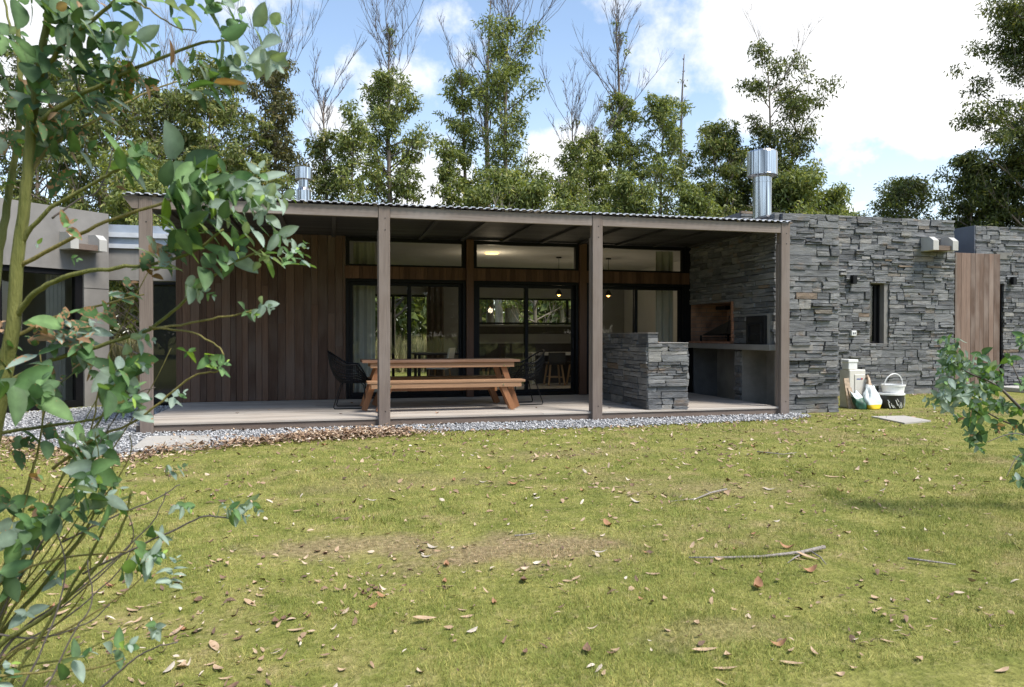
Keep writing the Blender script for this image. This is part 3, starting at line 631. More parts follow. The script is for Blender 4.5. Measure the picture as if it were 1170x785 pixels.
# ------------------------------------------------------------------ barbecue wing of stone
bbq = thing('barbecue_wing', 'slate stone barbecue block with brick hearth and iron oven door', 'barbecue', (7.5, 11.8, 0))
XB, YB, XE = 6.93, 10.36, 8.085
mb = MB()
stone_wall(mb, (7.03, YB, 0), (1, 0, 0), (0, -1, 0), XE - 7.03, 3.22, seed=5, over=(0, 0.02))
stone_wall(mb, (XE, YB, 0), (0, 1, 0), (1, 0, 0), YW - YB, 3.22, seed=6)
mb.build('stone_front', M['slate'], bbq)
HO = (11.62, 13.206, 1.12, 1.86); A1 = (11.56, 13.206, 0.0, 1.02); A2 = (YB + 0.0, 11.36, 0.0, 1.02); OV = (10.47, 11.10, 1.04, 1.60)
mb = MB(); rel = lambda o: (o[0] - YB, o[1] - YB, o[2], o[3])
stone_wall(mb, (XB, YB, 0.0), (0, 1, 0), (-1, 0, 0), YW - YB, 3.22, [rel(HO), rel(A1), rel(A2), rel(OV), (0, 3, 1.01, 1.125)], seed=8, proud=0.03)
mb.build('stone_side', M['slate'], bbq)
mb = MB()   # core around the recesses
mb.box(7.0, XE - 0.07, YB + 0.07, YW, 1.90, 3.19); mb.box(7.0, XE - 0.07, YB + 0.07, 11.60, 1.12, 1.90); mb.box(7.0, 7.6, 11.36, 11.56, 0.0, 1.02)
mb.box(7.60, XE - 0.07, YB + 0.07, YW, 0.0, 1.12); mb.box(7.75, XE - 0.07, 11.6, YW, 1.12, 1.9)
mb.box(7.0, 7.6, YW - 0.03, YW + 0.08, 0.0, 1.12)
mb.build('core', M['mortar'], bbq)
mb = MB(); mb.box(7.42, 7.60, YB + 0.12, 11.355, 0.02, 1.015); mb.box(7.50, 7.595, 11.565, 13.2, 0.02, 1.015); mb.box(6.95, 7.55, 11.355, 11.37, 0.05, 1.015); mb.box(7.0, 7.595, YB + 0.06, YB + 0.12, 0.02, 1.015)
mb.build('alcove_lining', concrete('stained_concrete', (0.27, 0.25, 0.225), 0.35), bbq)
mb = MB(); mb.bbox(6.80, 7.6, YB - 0.03, YW - 0.03, 1.018, 1.112, 0.004); mb.build('counter', M['concrete'], bbq)
# hearth: brick lining with uv in metres
def brick_quads(name, quads, mat, parent):
    mb = MB(); uvs = []
    for q, (w, h) in quads: mb.quad(*q); uvs += [(0, 0), (w, 0), (w, h), (0, h)]
    o = mb.build(name, mat, parent); uv = o.data.uv_layers.new(name='uv')
    for i, c in enumerate(uvs): uv.data[i].uv = c
    return o
y0, y1, z0, z1, xd = 11.62, 13.19, 1.1145, 1.86, 7.72
brick_quads('hearth', [(((xd, y1, z0), (xd, y0, z0), (xd, y0, z1), (xd, y1, z1)), (y1 - y0, z1 - z0)),
                       (((XB, y1, z0), (xd, y1, z0), (xd, y1, z1), (XB, y1, z1)), (xd - XB, z1 - z0)),
                       (((xd, y0, z0), (XB, y0, z0), (XB, y0, z1), (xd, y0, z1)), (xd - XB, z1 - z0)),
                       (((XB, y0, z0 + .001), (xd, y0, z0 + .001), (xd, y1, z0 + .001), (XB, y1, z0 + .001)), (xd - XB, y1 - y0)),
                       (((XB, y1, z1), (xd, y1, z1), (xd, y0, z1), (XB, y0, z1)), (xd - XB, y1 - y0))], M['firebrick'], bbq)
mb = MB()
for k in range(21): mb.bbox(XB - 0.045, XB + 0.02, 11.64 + k * 0.074, 11.64 + k * 0.074 + 0.068, 1.1135, 1.150, 0.003)
for k in range(10): mb.bbox(XB - 0.040, XB + 0.02, 11.585, 11.635, 1.152 + k * 0.0715, 1.152 + k * 0.0715 + 0.066, 0.003)
mb.build('brick_edge', plain('edge_brick', (0.36, 0.17, 0.10), 0.9, 0, 0.35, 20), bbq)
mb = MB()   # ember grate and sloping hood plate inside
mb.hexa([(7.05, 12.95, 1.26), (7.05, 11.70, 1.30), (7.65, 11.70, 1.30), (7.65, 12.95, 1.26), (7.05, 12.93, 1.275), (7.05, 11.70, 1.60), (7.65, 11.70, 1.60), (7.65, 12.93, 1.275)])
for k in range(16): mb.bar((7.03, 11.75 + k * 0.08, 1.22), (7.66, 11.75 + k * 0.08, 1.22), 0.012, 0.012)
for yy in (11.72, 12.98): mb.box(7.03, 7.06, yy, yy + 0.03, 1.117, 1.26); mb.box(7.62, 7.65, yy, yy + 0.03, 1.117, 1.26)
mb.tube([(7.02, 11.9, 1.62), (7.0, 11.9, 1.45), (7.01, 12.0, 1.30), (7.03, 12.05, 1.22)], 0.008, 6)
mb.build('grill', M['iron'], bbq)
mb = MB(); mb.bbox(7.2, 7.32, 12.38, 12.72, 1.75, 1.82, 0.01); mb.build('hearth_lamp', M['black_frame'], bbq)
mb = MB(); frame_mb_y = [(10.44, 10.50, 1.02), (11.06, 11.12, 1.02)]
for a, b, z in frame_mb_y: mb.bbox(XB - 0.06, XB + 0.05, a, b, 1.114, 1.62, 0.004)
mb.bbox(XB - 0.06, XB + 0.05, 10.5005, 11.0595, 1.585, 1.62, 0.004)
ov = mb.build('oven_frame', M['concrete'], bbq)
mb = MB(); mb.bbox(XB - 0.10, XB + 0.03, 10.505, 11.055, 1.03, 1.583, 0.006); od = mb.build('oven_door', M['iron'], bbq)
mb = MB(); frame = [(10.60, 10.63), (10.93, 10.96)]
mb.bbox(XB - 0.125, XB - 0.102, 10.58, 10.98, 1.13, 1.155, 0.003); mb.bbox(XB - 0.125, XB - 0.102, 10.58, 10.98, 1.43, 1.455, 0.003)
mb.bbox(XB - 0.125, XB - 0.102, 10.58, 10.605, 1.1555, 1.4295, 0.003); mb.bbox(XB - 0.125, XB - 0.102, 10.955, 10.98, 1.1555, 1.4295, 0.003)
mb.tube([(XB - 0.10, 10.66, 1.28), (XB - 0.15, 10.66, 1.28), (XB - 0.15, 10.80, 1.28), (XB - 0.10, 10.80, 1.28)], 0.009, 6)
mb.build('door_frame', M['iron'], od)
# tall barbecue flue
fx, fy = 7.61, 11.8
mb = MB(); mb.lathe(fx, fy, [(0.163, 3.15), (0.163, 4.02), (0.169, 4.022), (0.169, 4.035), (0.163, 4.037), (0.163, 4.30)], 24); fl = mb.build('flue', M['stainless'], bbq)
mb = MB(); mb.lathe(fx, fy, [(0.20, 4.125), (0.268, 4.150), (0.268, 4.165), (0.262, 4.17), (0.262, 4.56), (0.25, 4.585), (0.24, 4.585)], 24); mb.build('cowl', M['stainless'], fl)
mb = MB()
for k in range(14): a = k * 0.4488; mb.bar((fx + 0.263 * math.cos(a), fy + 0.263 * math.sin(a), 4.17), (fx + 0.263 * math.cos(a), fy + 0.263 * math.sin(a), 4.57), 0.016, 0.012)
mb.build('rib', M['stainless'], fl)
mb = MB(); mb.lathe(fx, fy, [(0.23, 3.18), (0.20, 3.26), (0.17, 3.27)], 20); mb.build('collar', M['flashing'], fl)

# ------------------------------------------------------------------ stone wing on the right
sw = thing('stone_wing', 'tall grey slate wing with one narrow window right of the barbecue block', 'house wing', (10.6, 13.2, 0))
XR = 13.233; WIN = (11.09, 11.57, 1.08, 2.37)
mb = MB(); stone_wall(mb, (XE - 0.05, YW, 0), (1, 0, 0), (0, -1, 0), XR - XE + 0.05, 3.77, [(WIN[0] - XE + .05, WIN[1] - XE + .05, WIN[2], WIN[3])], seed=15, over=(0, 0.02))
stone_wall(mb, (XR, YW, 0), (0, 1, 0), (1, 0, 0), 3, 3.77, seed=16); mb.build('stone_wall', M['slate'], sw)
mb = MB()
for a, b, z0, z1 in ((8.05, WIN[0], 0, 3.75), (WIN[1], XR - 0.06, 0, 3.75), (WIN[0], WIN[1], 0, WIN[2]), (WIN[0], WIN[1], WIN[3], 3.75)): mb.box(a, b, YW + 0.06, YW + 0.35, z0, z1)
mb.box(8.05, 8.3, YW + 0.35, 19, 3.06, 3.75); mb.box(8.05, XR - 0.06, YW + 0.35, 16.2, 2.9, 3.1); mb.build('core', M['mortar'], sw)
mb = MB()
mb.box(WIN[0], WIN[0] + 0.012, YW - 0.005, YW + 0.22, WIN[2], WIN[3]); mb.box(WIN[1] - 0.10, WIN[1] - 0.002, YW + 0.02, YW + 0.22, WIN[2] + 0.012, WIN[3] - 0.012)
mb.box(WIN[0] + 0.012, WIN[1], YW - 0.005, YW + 0.22, WIN[3] - 0.012, WIN[3]); mb.box(WIN[0] + 0.012, WIN[1], YW - 0.005, YW + 0.22, WIN[2], WIN[2] + 0.012)
rv = mb.build('window_reveal', M['concrete'], sw)
mb = MB(); frame_mb(mb, WIN[0] + 0.013, WIN[1] - 0.101, WIN[2] + 0.013, WIN[3] - 0.013, YW + 0.15, YW + 0.20, 0.04); mb.box(WIN[0] + 0.24, WIN[0] + 0.30, YW + 0.15, YW + 0.20, WIN[2] + .05, WIN[3] - .05); wf = mb.build('window', M['black_frame'], sw)
mb = MB(); mb.quad((WIN[0] + .04, YW + .18, WIN[2] + .04), (WIN[1] - .12, YW + .18, WIN[2] + .04), (WIN[1] - .12, YW + .18, WIN[3] - .04), (WIN[0] + .04, YW + .18, WIN[3] - .04)); mb.build('pane', M['glass'], wf)
mb = MB(); mb.box(WIN[0], WIN[1], YW + 0.34, YW + 0.36, WIN[2], WIN[3]); mb.build('blind', M['room_grey'], wf)
def scupper(parent, o, ax, nd):      # concrete rain spout: a floor between two cheeks
    o = Vector(o); ax = Vector(ax); nd = Vector(nd); Z = Vector((0, 0, 1))
    P = lambda a, n, z: o + ax * a + nd * n + Z * z
    mb = MB()
    mb.hexa([P(0.141, 0.30, 0.004), P(0.499, 0.30, 0.004), P(0.499, 0, 0.004), P(0.141, 0, 0.004), P(0.141, 0.30, 0.10), P(0.499, 0.30, 0.10), P(0.499, 0, 0.10), P(0.141, 0, 0.10)])
    s = mb.build('scupper', M['fascia'], parent)
    for a in (0.0, 0.50):
        mb = MB(); t = 0.14; q = [(0, 0), (0.34, 0), (0.34, 0.20), (0.22, 0.29), (0, 0.30)]
        A = [P(a, n, z) for n, z in q]; B = [P(a + t, n, z) for n, z in q]; mb.v += [tuple(x) for x in A + B]
        mb.f += [tuple(range(5)), tuple(5 + i for i in range(5))[::-1]] + [(i, 5 + i, 5 + (i + 1) % 5, (i + 1) % 5) for i in range(5)]
        mb.build('cheek', M['pale_concrete'], s)
scupper(sw, (12.36, YW - 0.02, 3.07), (1, 0, 0), (0, -1, 0))
def sconce(parent, x, y, z):
    mb = MB(); mb.bbox(x - 0.05, x + 0.05, y - 0.12, y - 0.03, z - 0.09, z + 0.09, 0.006); mb.box(x - 0.03, x + 0.03, y - 0.03, y + 0.02, z - 0.03, z + 0.03); mb.build('wall_lamp', M['black_frame'], parent)
sconce(sw, 10.62, YW - 0.02, 2.43)
mb = MB(); mb.bbox(10.60, 10.72, YW - 0.07, YW, 1.25, 1.36, 0.008); so = mb.build('socket', M['white_plastic'], sw)
mb = MB(); mb.box(10.63, 10.65, YW - 0.075, YW - 0.07, 1.285, 1.325); mb.box(10.67, 10.69, YW - 0.075, YW - 0.07, 1.285, 1.325); mb.build('socket_hole', M['black_plastic'], so)

# far stone wing with grey side and timber screen before the entry
fw = thing('far_stone_wing', 'far right slate wing with a smooth grey side behind the timber screen', 'house wing', (16, 13.7, 0))
XF, YFW = 14.31, 13.68
mb = MB(); stone_wall(mb, (XF, YFW, 0), (1, 0, 0), (0, -1, 0), 8.0, 3.77, [(0.58, 0.80, 0.14, 2.45)], seed=25); mb.build('stone_wall', M['slate'], fw)
mb = MB(); mb.box(XF - 0.02, XF + 0.01, YFW + 0.0, 18, 0.0, 3.775); mb.build('side_wall', M['render_grey'], fw)
mb = MB(); mb.box(XF + 0.02, XF + 0.58, YFW + 0.06, YFW + 0.4, 0, 3.75); mb.box(XF + 0.8, 22.3, YFW + 0.06, YFW + 0.4, 0, 3.75); mb.box(XF + 0.58, XF + 0.8, YFW + 0.06, YFW + 0.4, 2.45, 3.75); mb.box(XF + 0.58, XF + 0.8, YFW + 0.25, YFW + 0.4, 0, 2.45); mb.build('core', M['mortar'], fw)
mb = MB(); frame_mb(mb, XF + 0.582, XF + 0.798, 0.14, 2.448, YFW + 0.02, YFW + 0.1, 0.03); wf = mb.build('window', M['black_frame'], fw)
mb = MB(); mb.quad((XF + .6, YFW + .06, .16), (XF + .78, YFW + .06, .16), (XF + .78, YFW + .06, 2.43), (XF + .6, YFW + .06, 2.43)); mb.build('pane', M['glass'], wf)
sconce(fw, 15.3, YFW - 0.02, 2.52)
mb = MB(); mb.hexa([Vector(p) for p in ((14.95, YFW - 0.03, 3.02), (15.25, YFW - 0.03, 3.02), (15.25, YFW, 3.02), (14.95, YFW, 3.02), (14.85, YFW - 0.05, 3.17), (15.32, YFW - 0.05, 3.17), (15.32, YFW, 3.17), (14.85, YFW, 3.17))]); mb.build('spout', M['concrete'], fw)
ts = thing('timber_screen', 'upright panel of weathered reddish grey boards before the far stone wing', 'screen', (14, 13.35, 0))
mb = MB(); boards(mb, 'x', 13.42, 14.60, 13.30, 13.34, 0.02, 3.085, 0.125, 0.004, 61, 0.004, 0.15); mb.build('boards', M['screen'], ts)
mb = MB(); mb.box(13.375, 13.418, 13.29, 13.42, 0.0, 3.09); mb.box(14.50, 14.55, 13.345, 13.42, 0.0, 3.05); mb.build('frame', M['fascia'], ts)
st = MB(); st.bbox(14.75, 20, 12.75, 13.60, 0.0, 0.10, 0.01); tag(st.build('door_step', M['pale_concrete'], loc=(16, 13.2, 0)), 'pale concrete entrance step along the far stone wing', 'step')

# ------------------------------------------------------------------ concrete wing on the left, turned 47 degrees
cw = thing('concrete_wing', 'grey rendered concrete wing with glazed door behind the sapling', 'house wing', (-4.8, 13.8, 0))
WA = R(47); WD = Vector((math.cos(WA), math.sin(WA), 0)); WN = Vector((math.sin(WA), -math.cos(WA), 0)); WO = Vector((-4.8, 13.75, 0))
def W(s, n, z): return WO + WD * s + WN * n + Vector((0, 0, z))
def wbox(mb, s0, s1, n0, n1, z0, z1): mb.hexa([W(s0, n1, z0), W(s1, n1, z0), W(s1, n0, z0), W(s0, n0, z0), W(s0, n1, z1), W(s1, n1, z1), W(s1, n0, z1), W(s0, n0, z1)])
SE = 1.315; SW0, SW1 = -2.2, 0.86
mb = MB(); wbox(mb, -5.5, SE, -0.3, 0, 2.405, 3.47); wbox(mb, SW1, SE, -0.3, 0.0, 0.0, 2.09); wbox(mb, SW1 - 0.0, SE, -0.3, -0.012, 2.091, 2.104); wbox(mb, SW1 - 0.0, SE, -0.3, 0.0, 2.105, 2.404); wbox(mb, -5.5, SW0, -0.3, 0, 0, 2.404)
mb.build('wall', M['concrete'], cw)
mb = MB(); wbox(mb, -5.5, SE - 0.01, -4.0, -0.301, 2.75, 3.30); mb.build('roof', M['concrete'], cw)
mb = MB(); wbox(mb, SE - 0.25, SE, -4.0, -0.302, 0.0, 2.75); wbox(mb, -5.5, SE - .26, -4.0, -3.8, 0.0, 2.75); mb.build('inner_wall', M['room_grey'], cw)
mb = MB(); wbox(mb, SW0, SW1, -0.14, -0.04, 2.31, 2.403); wbox(mb, SW1 - 0.13, SW1, -0.14, -0.04, 0.0, 2.309); wbox(mb, SW0, SW1 - .131, -0.14, -0.02, 0.0, 0.12); wbox(mb, -0.52, -0.44, -0.12, -0.05, 0.121, 2.309); f = mb.build('sliding_door', M['black_frame'], cw)
mb = MB(); mb.quad(W(SW0, -0.09, 0.12), W(SW1 - 0.13, -0.09, 0.12), W(SW1 - 0.13, -0.09, 2.31), W(SW0, -0.09, 2.31)); mb.build('pane', M['glass'], f)
mb = MB()
for k in range(9):
    s = 0.40 + k * 0.035; n = -0.35 + 0.02 * (k % 2); mb.quad(W(s, n, 0.05), W(s + 0.035, -0.35 + 0.02 * ((k + 1) % 2), 0.05), W(s + 0.035, -0.35 + 0.02 * ((k + 1) % 2), 2.35), W(s, n, 2.35))
mb.build('curtain', M['curtain'], f)
scupper(cw, W(0.44, -0.01, 2.74), WD, WN)
# ------------------------------------------------------------------ stone counter on the deck
sc_ = thing('stone_counter', 'L shaped slate stone counter standing at the deck edge', 'counter', (4.98, 11.2, DZ))
PX0, PX1, PY0, PY1 = 4.655, 5.315, 10.215, 12.2
mb = MB()
stone_wall(mb, (PX0, PY0, DZ + 0.002), (1, 0, 0), (0, -1, 0), PX1 - PX0, 1.135 - DZ, seed=31, proud=0.028)
stone_wall(mb, (PX0, PY0, 1.1372), (1, 0, 0), (0, -1, 0), 0.17, 0.150, seed=33, proud=0.02)
stone_wall(mb, (PX0, PY0, DZ + 0.002), (0, 1, 0), (-1, 0, 0), PY1 - PY0, 1.287 - DZ, seed=34, proud=0.028)
stone_wall(mb, (PX1, PY0, DZ + 0.002), (0, 1, 0), (1, 0, 0), PY1 - PY0, 1.135 - DZ, seed=35, proud=0.028)
mb.build('stone_cladding', M['slate'], sc_)
mb = MB(); mb.box(PX0 + 0.055, PX1 - 0.055, PY0 + 0.055, PY1 - 0.01, DZ + 0.001, 1.13); mb.box(PX0 + 0.055, PX0 + 0.16, PY0 + 0.055, PY1 - 0.01, 1.131, 1.285); mb.build('core', M['mortar'], sc_)
mb = MB(); mb.bbox(PX0 + 0.172, PX1 + 0.01, PY0 - 0.01, PY1, 1.138, 1.152, 0.003); mb.bbox(PX0 - 0.01, PX0 + 0.17, PY0 - 0.012, PY1, 1.289, 1.300, 0.003); mb.build('worktop', M['concrete'], sc_)

# ------------------------------------------------------------------ picnic table and two benches
TX0, TX1, TY0, TY1 = 0.46, 2.86, 10.95, 11.74
tb = thing('picnic_table', 'reddish brown timber outdoor table with splayed legs on the deck', 'table', (1.66, 11.35, DZ))
mb = MB(); boards(mb, 'y', TX0, TX1, TY0, TY1, 0.852, 0.888, 0.13, 0.005, 71, 0.001, 0.03); mb.build('table_top', M['table_top'], tb)
mb = MB(); mb.bbox(TX0 + 0.12, TX1 - 0.09, TY0 + 0.03, TY0 + 0.07, 0.775, 0.851, 0.003); mb.bbox(TX0 + 0.12, TX1 - 0.09, TY1 - 0.07, TY1 - 0.03, 0.775, 0.851, 0.003)
for x in (TX0 + 0.25, TX1 - 0.25): mb.bbox(x - 0.02, x + 0.02, TY0 + 0.071, TY1 - 0.071, 0.775, 0.851, 0.003)
mb.build('apron', M['table_wood'], tb)
for xs_, sg in ((TX1 - 0.27, 1), (TX0 + 0.27, -1)):
    for y in (TY0 + 0.10, TY1 - 0.10):
        mb = MB(); mb.bar((xs_, y, 0.85), (xs_ + sg * 0.24, y, DZ + 0.012), 0.045, 0.085, (1, 0, 0)); lg = mb.build('leg', M['table_leg'], tb)
        mb = MB(); mb.tube([(xs_ + sg * 0.02, y - 0.03, 0.80), (xs_ + sg * 0.02, y - 0.075, 0.80)], 0.011, 8); mb.build('bolt', M['stainless'], lg)
mb = MB(); mb.bbox(TX0 + 0.38, TX1 - 0.38, 11.33, 11.37, 0.40, 0.47, 0.003); mb.bbox(TX0 + 0.34, TX0 + 0.379, TY0 + 0.125, TY1 - 0.125, 0.40, 0.47, 0.003); mb.bbox(TX1 - 0.379, TX1 - 0.34, TY0 + 0.125, TY1 - 0.125, 0.40, 0.47, 0.003)
mb.build('stretcher', M['table_leg'], tb)
def bench(y0, label):
    b_ = thing('bench', label, 'bench', (1.69, y0 + 0.14, DZ), 'benches along the picnic table')
    x0, x1 = 0.515, 2.87
    mb = MB(); boards(mb, 'y', x0, x1, y0, y0 + 0.28, 0.562, 0.595, 0.14, 0.005, 81, 0.001, 0.02); mb.build('seat', M['table_wood'], b_)
    mb = MB(); mb.bbox(x0 + 0.06, x1 - 0.06, y0 + 0.012, y0 + 0.045, 0.488, 0.561, 0.003); mb.bbox(x0 + 0.06, x1 - 0.06, y0 + 0.235, y0 + 0.268, 0.488, 0.561, 0.003); mb.build('apron', M['table_wood'], b_)
    for xs_, sg in ((x1 - 0.36, 1), (x0 + 0.36, -1)):
        for y in (y0 + 0.070, y0 + 0.21):
            mb = MB(); mb.bar((xs_, y, 0.560), (xs_ + sg * 0.19, y, DZ + 0.012), 0.045, 0.08, (1, 0, 0)); lg = mb.build('leg', M['table_leg'], b_)
        mb = MB(); mb.tube([(xs_ + sg * 0.02, y0 + 0.02, 0.525), (xs_ + sg * 0.02, y0 + 0.004, 0.525)], 0.012, 8); mb.build('bolt', M['stainless'], b_)
bench(10.68, 'front timber bench between the picnic table and the lawn')
bench(11.745, 'rear timber bench between the picnic table and the sliding doors')

# ------------------------------------------------------------------ black wire armchairs
def armchair(loc, rz, label):
    t = thing('wire_armchair', label, 'armchair', loc, 'black wire armchairs at the ends of the table')
    off = Vector(loc)
    # local: chair faces +X, seat centre at origin
    def rim(a):      # a = 0 is the front, pi the back
        c = math.cos(a); k = (1 - c) / 2
        h = 0.44 + 0.24 * min(1, max(0, (k - 0.12) / 0.25)) ** 0.8 + 0.20 * max(0, (k - 0.62) / 0.38) ** 1.3
        rx = 0.27 if c > 0 else 0.27 + 0.10 * k
        return Vector((rx * c + 0.02, (0.29 - 0.03 * max(0, c)) * math.sin(a), h))
    def base(a): return Vector((0.20 * math.cos(a) + 0.03, 0.20 * math.sin(a), 0.40))
    def bez(a, s):
        p0, p2 = base(a), rim(a); p1 = Vector((p2.x * 0.98 + 0.004, p2.y * 0.98, p0.z + 0.02 + 0.25 * (p2.z - p0.z)))
        return p0 * (1 - s) ** 2 + p1 * 2 * s * (1 - s) + p2 * s * s
    N = 64; mb = MB()
    for i in range(N): a = 2 * math.pi * i / N; mb.tube([off + bez(a, s / 6) for s in range(7)], 0.0058, 4, False)
    for s in (0.0, 0.15, 0.3, 0.45, 0.6, 0.8): mb.tube([off + bez(2 * math.pi * i / 36, s) for i in range(36)], 0.006, 4, False, True)
    for i in range(9):
        y = -0.18 + i * 0.045; w = math.sqrt(max(0.0, 0.04 - y * y)); mb.tube([off + Vector((0.03 - w, y, 0.40)), off + Vector((0.03 + w, y, 0.395))], 0.0045, 4, False)
    mb.build('shell', M['black_wire'], t)
    mb = MB(); mb.tube([off + rim(2 * math.pi * i / 48) for i in range(48)], 0.014, 6, False, True); mb.build('rim', M['black_wire'], t)
    mb = MB(); mb.lathe(off.x + 0.03, off.y, [(0.02, off.z + 0.398), (0.19, off.z + 0.40), (0.205, off.z + 0.412), (0.19, off.z + 0.425), (0.02, off.z + 0.43)], 20); mb.build('seat_pad', M['black_plastic'], t)
    for s in (-1, 1):
        mb = MB(); y = 0.225 * s; yt = 0.15 * s
        mb.tube([off + Vector(p) for p in ((0.16, yt, 0.40), (0.20, yt * 1.1, 0.36), (0.235, y, 0.035), (0.22, y, 0.012), (0.19, y, 0.011), (-0.20, y, 0.011), (-0.235, y, 0.012), (-0.245, y, 0.04), (-0.15, yt * 1.1, 0.36), (-0.12, yt, 0.40))], 0.0085, 6)
        mb.build('leg', M['black_wire'], t)
    t.rotation_euler = (0, 0, rz)
    return t
armchair((0.32, 11.60, DZ), R(-6), 'black wire armchair at the left end of the picnic table')
armchair((3.08, 11.58, DZ), R(186), 'black wire armchair at the right end of the picnic table')

# ------------------------------------------------------------------ things left by the stone wall
cb = thing('metal_cabinet', 'cream coloured metal cabinet standing on grass beside the barbecue block', 'cabinet', (8.93, 10.98, 0))
x0, x1, y0, y1, z1 = 8.72, 9.05, 10.86, 11.12, 0.665
mb = MB(); mb.bbox(x0, x1, y0, y1, 0.0, z1, 0.012); mb.build('body', M['cream_metal'], cb)
mb = MB(); mb.bbox(x0 + 0.10, x1 - 0.025, y0 - 0.012, y0 - 0.001, 0.05, z1 - 0.08, 0.005); d = mb.build('door', M['cream_metal'], cb)
mb = MB()
for k in range(4): mb.box(x0 + 0.135 + k * 0.022, x0 + 0.152 + k * 0.022, y0 - 0.0145, y0 - 0.0125, 0.495, 0.512 + 0.004 * (k % 2))
mb.build('blue_mark', M['blue_print'], d)
mb = MB(); mb.tube([(x0 + 0.24, y0 - 0.0125, 0.507), (x0 + 0.24, y0 - 0.0155, 0.507)], 0.017, 10); mb.build('red_mark', M['red_print'], d)
bx = MB(); bx.bbox(8.715, 8.90, 10.88, 11.05, 0.668, 0.835, 0.01); bxo = bx.build('plastic_box', M['white_plastic'], loc=(8.81, 10.97, 0.668)); tag(bxo, 'small white plastic box on top of the cream cabinet', 'box')
bx = MB(); bx.bbox(8.705, 8.91, 10.87, 11.06, 0.790, 0.842, 0.008); bx.build('lid', M['white_plastic'], bxo)
def sack(name, label, cx, cy, w, d, h, seed, parts, rz=0.0, slump=0.0):
    """soft bag standing on its base: round below, pinched flat and crumpled towards the top"""
    rs = random.Random(seed); N = 28; rings = 18; ph = [rs.uniform(0, 6.28) for _ in range(8)]; c_, s_ = math.cos(rz), math.sin(rz)
    def pt(t, a):
        ca, sa = math.cos(a), math.sin(a); sq = 0.62
        ex = math.copysign(abs(ca) ** sq, ca); ey = math.copysign(abs(sa) ** sq, sa)
        wx = (0.90 + 0.22 * math.sin(math.pi * min(1, t * 1.25)) - 0.30 * max(0, t - 0.7) / 0.3); dy = (1.0 - 0.80 * t ** 2.2)
        cr = 1 + (0.05 + 0.10 * t) * math.sin(3 * a + ph[0] + 6 * t) + (0.03 + 0.07 * t) * math.sin(7 * a + ph[1] - 11 * t) + 0.05 * t * math.sin(13 * a + ph[2] + 19 * t)
        x = w / 2 * ex * wx * cr; y = d / 2 * ey * dy * cr
        z = h * t * (1 + 0.12 * t * math.sin(2 * a + ph[3]) + 0.06 * t * math.sin(5 * a + ph[4])) + 0.003
        x += 0.10 * w * t * math.sin(ph[5]) + slump * w * t * t; y += 0.35 * d * t * t
        return (cx + x * c_ - y * s_, cy + x * s_ + y * c_, z)
    root = thing(name, label, 'bag', (cx, cy, 0))
    for nm, mt, t0, t1 in parts:
        mb = MB(); k0, k1 = round(t0 * rings), round(t1 * rings)
        for k in range(k0, k1 + 1):
            for i in range(N): mb.v.append(pt(k / rings, 2 * math.pi * i / N))
        for k in range(k1 - k0):
            for i in range(N): mb.f.append((k * N + i, k * N + (i + 1) % N, (k + 1) * N + (i + 1) % N, (k + 1) * N + i))
        if k1 == rings: mb.f.append(tuple((k1 - k0) * N + i for i in range(N)))
        if k0 == 0: mb.f.append(tuple(range(N))[::-1])
        mb.build(nm, M[mt], root, smooth=True)
    return root
sack('charcoal_bag', 'white and yellow plastic sack slumped before the cream cabinet', 9.00, 10.64, 0.25, 0.20, 0.36, 3, [('yellow_base', 'yellow_print', 0, 0.22), ('sack_body', 'bag_white', 0.22, 1.0)])
sack('paper_bag', 'crumpled tan paper bag between white sack and cream cabinet', 9.09, 10.79, 0.17, 0.12, 0.50, 9, [('bag_body', 'bag_tan', 0, 1.0)], 0.3)
sack('green_sack', 'dark green crumpled bag slumped against the cream cabinet', 8.80, 10.68, 0.17, 0.15, 0.27, 12, [('bag_body', 'green_bag', 0, 0.72), ('bag_top', 'bag_white', 0.72, 1.0)], -0.4, -0.7)
bl = MB(); bl.bar((8.70, 10.80, 0.0), (8.665, 10.88, 0.52), 0.10, 0.018, (0, -1, 0.2)); bl.bar((8.76, 10.76, 0.0), (8.70, 10.84, 0.36), 0.07, 0.016, (0, -1, 0.2)); tag(bl.build('offcut_boards', M['bag_tan'], loc=(8.7, 10.8, 0)), 'two thin wood offcuts propped against the side of the cabinet', 'boards')
tu = thing('black_tub', 'black plastic tub splashed with white paint holding a white bucket', 'tub', (9.44, 10.72, 0))
mb = MB(); mb.lathe(9.44, 10.72, [(0.185, 0.002), (0.195, 0.01), (0.215, 0.235)], 28, False); mb.lathe(9.44, 10.72, [(0.01, 0.004), (0.185, 0.004)], 28, False); mb.build('tub_body', M['black_plastic'], tu, smooth=True)
mb = MB(); mb.lathe(9.44, 10.72, [(0.215, 0.233), (0.228, 0.236), (0.228, 0.262), (0.212, 0.264), (0.02, 0.262)], 28, False); mb.build('rim', M['white_plastic'], tu)
mb = MB(); rs = random.Random(4)
for k in range(16):
    a = rs.uniform(-2.6, -0.4); h = rs.uniform(0.05, 0.22); l = rs.uniform(0.02, 0.12); r = 0.2 + 0.02 * (h / 0.235) + 0.004
    pts = [(9.44 + (r + 0.001) * math.cos(a + q * 0.05), 10.72 + (r + 0.001) * math.sin(a + q * 0.05), max(0.02, h - q * l / 3)) for q in range(4)]; mb.tube(pts, 0.005 * rs.uniform(0.6, 1.6), 5)
mb.build('paint_drips', M['white_plastic'], tu)
bk = thing('white_bucket', 'white plastic bucket with hoop handle standing on the black tub', 'bucket', (9.51, 10.74, 0.265))
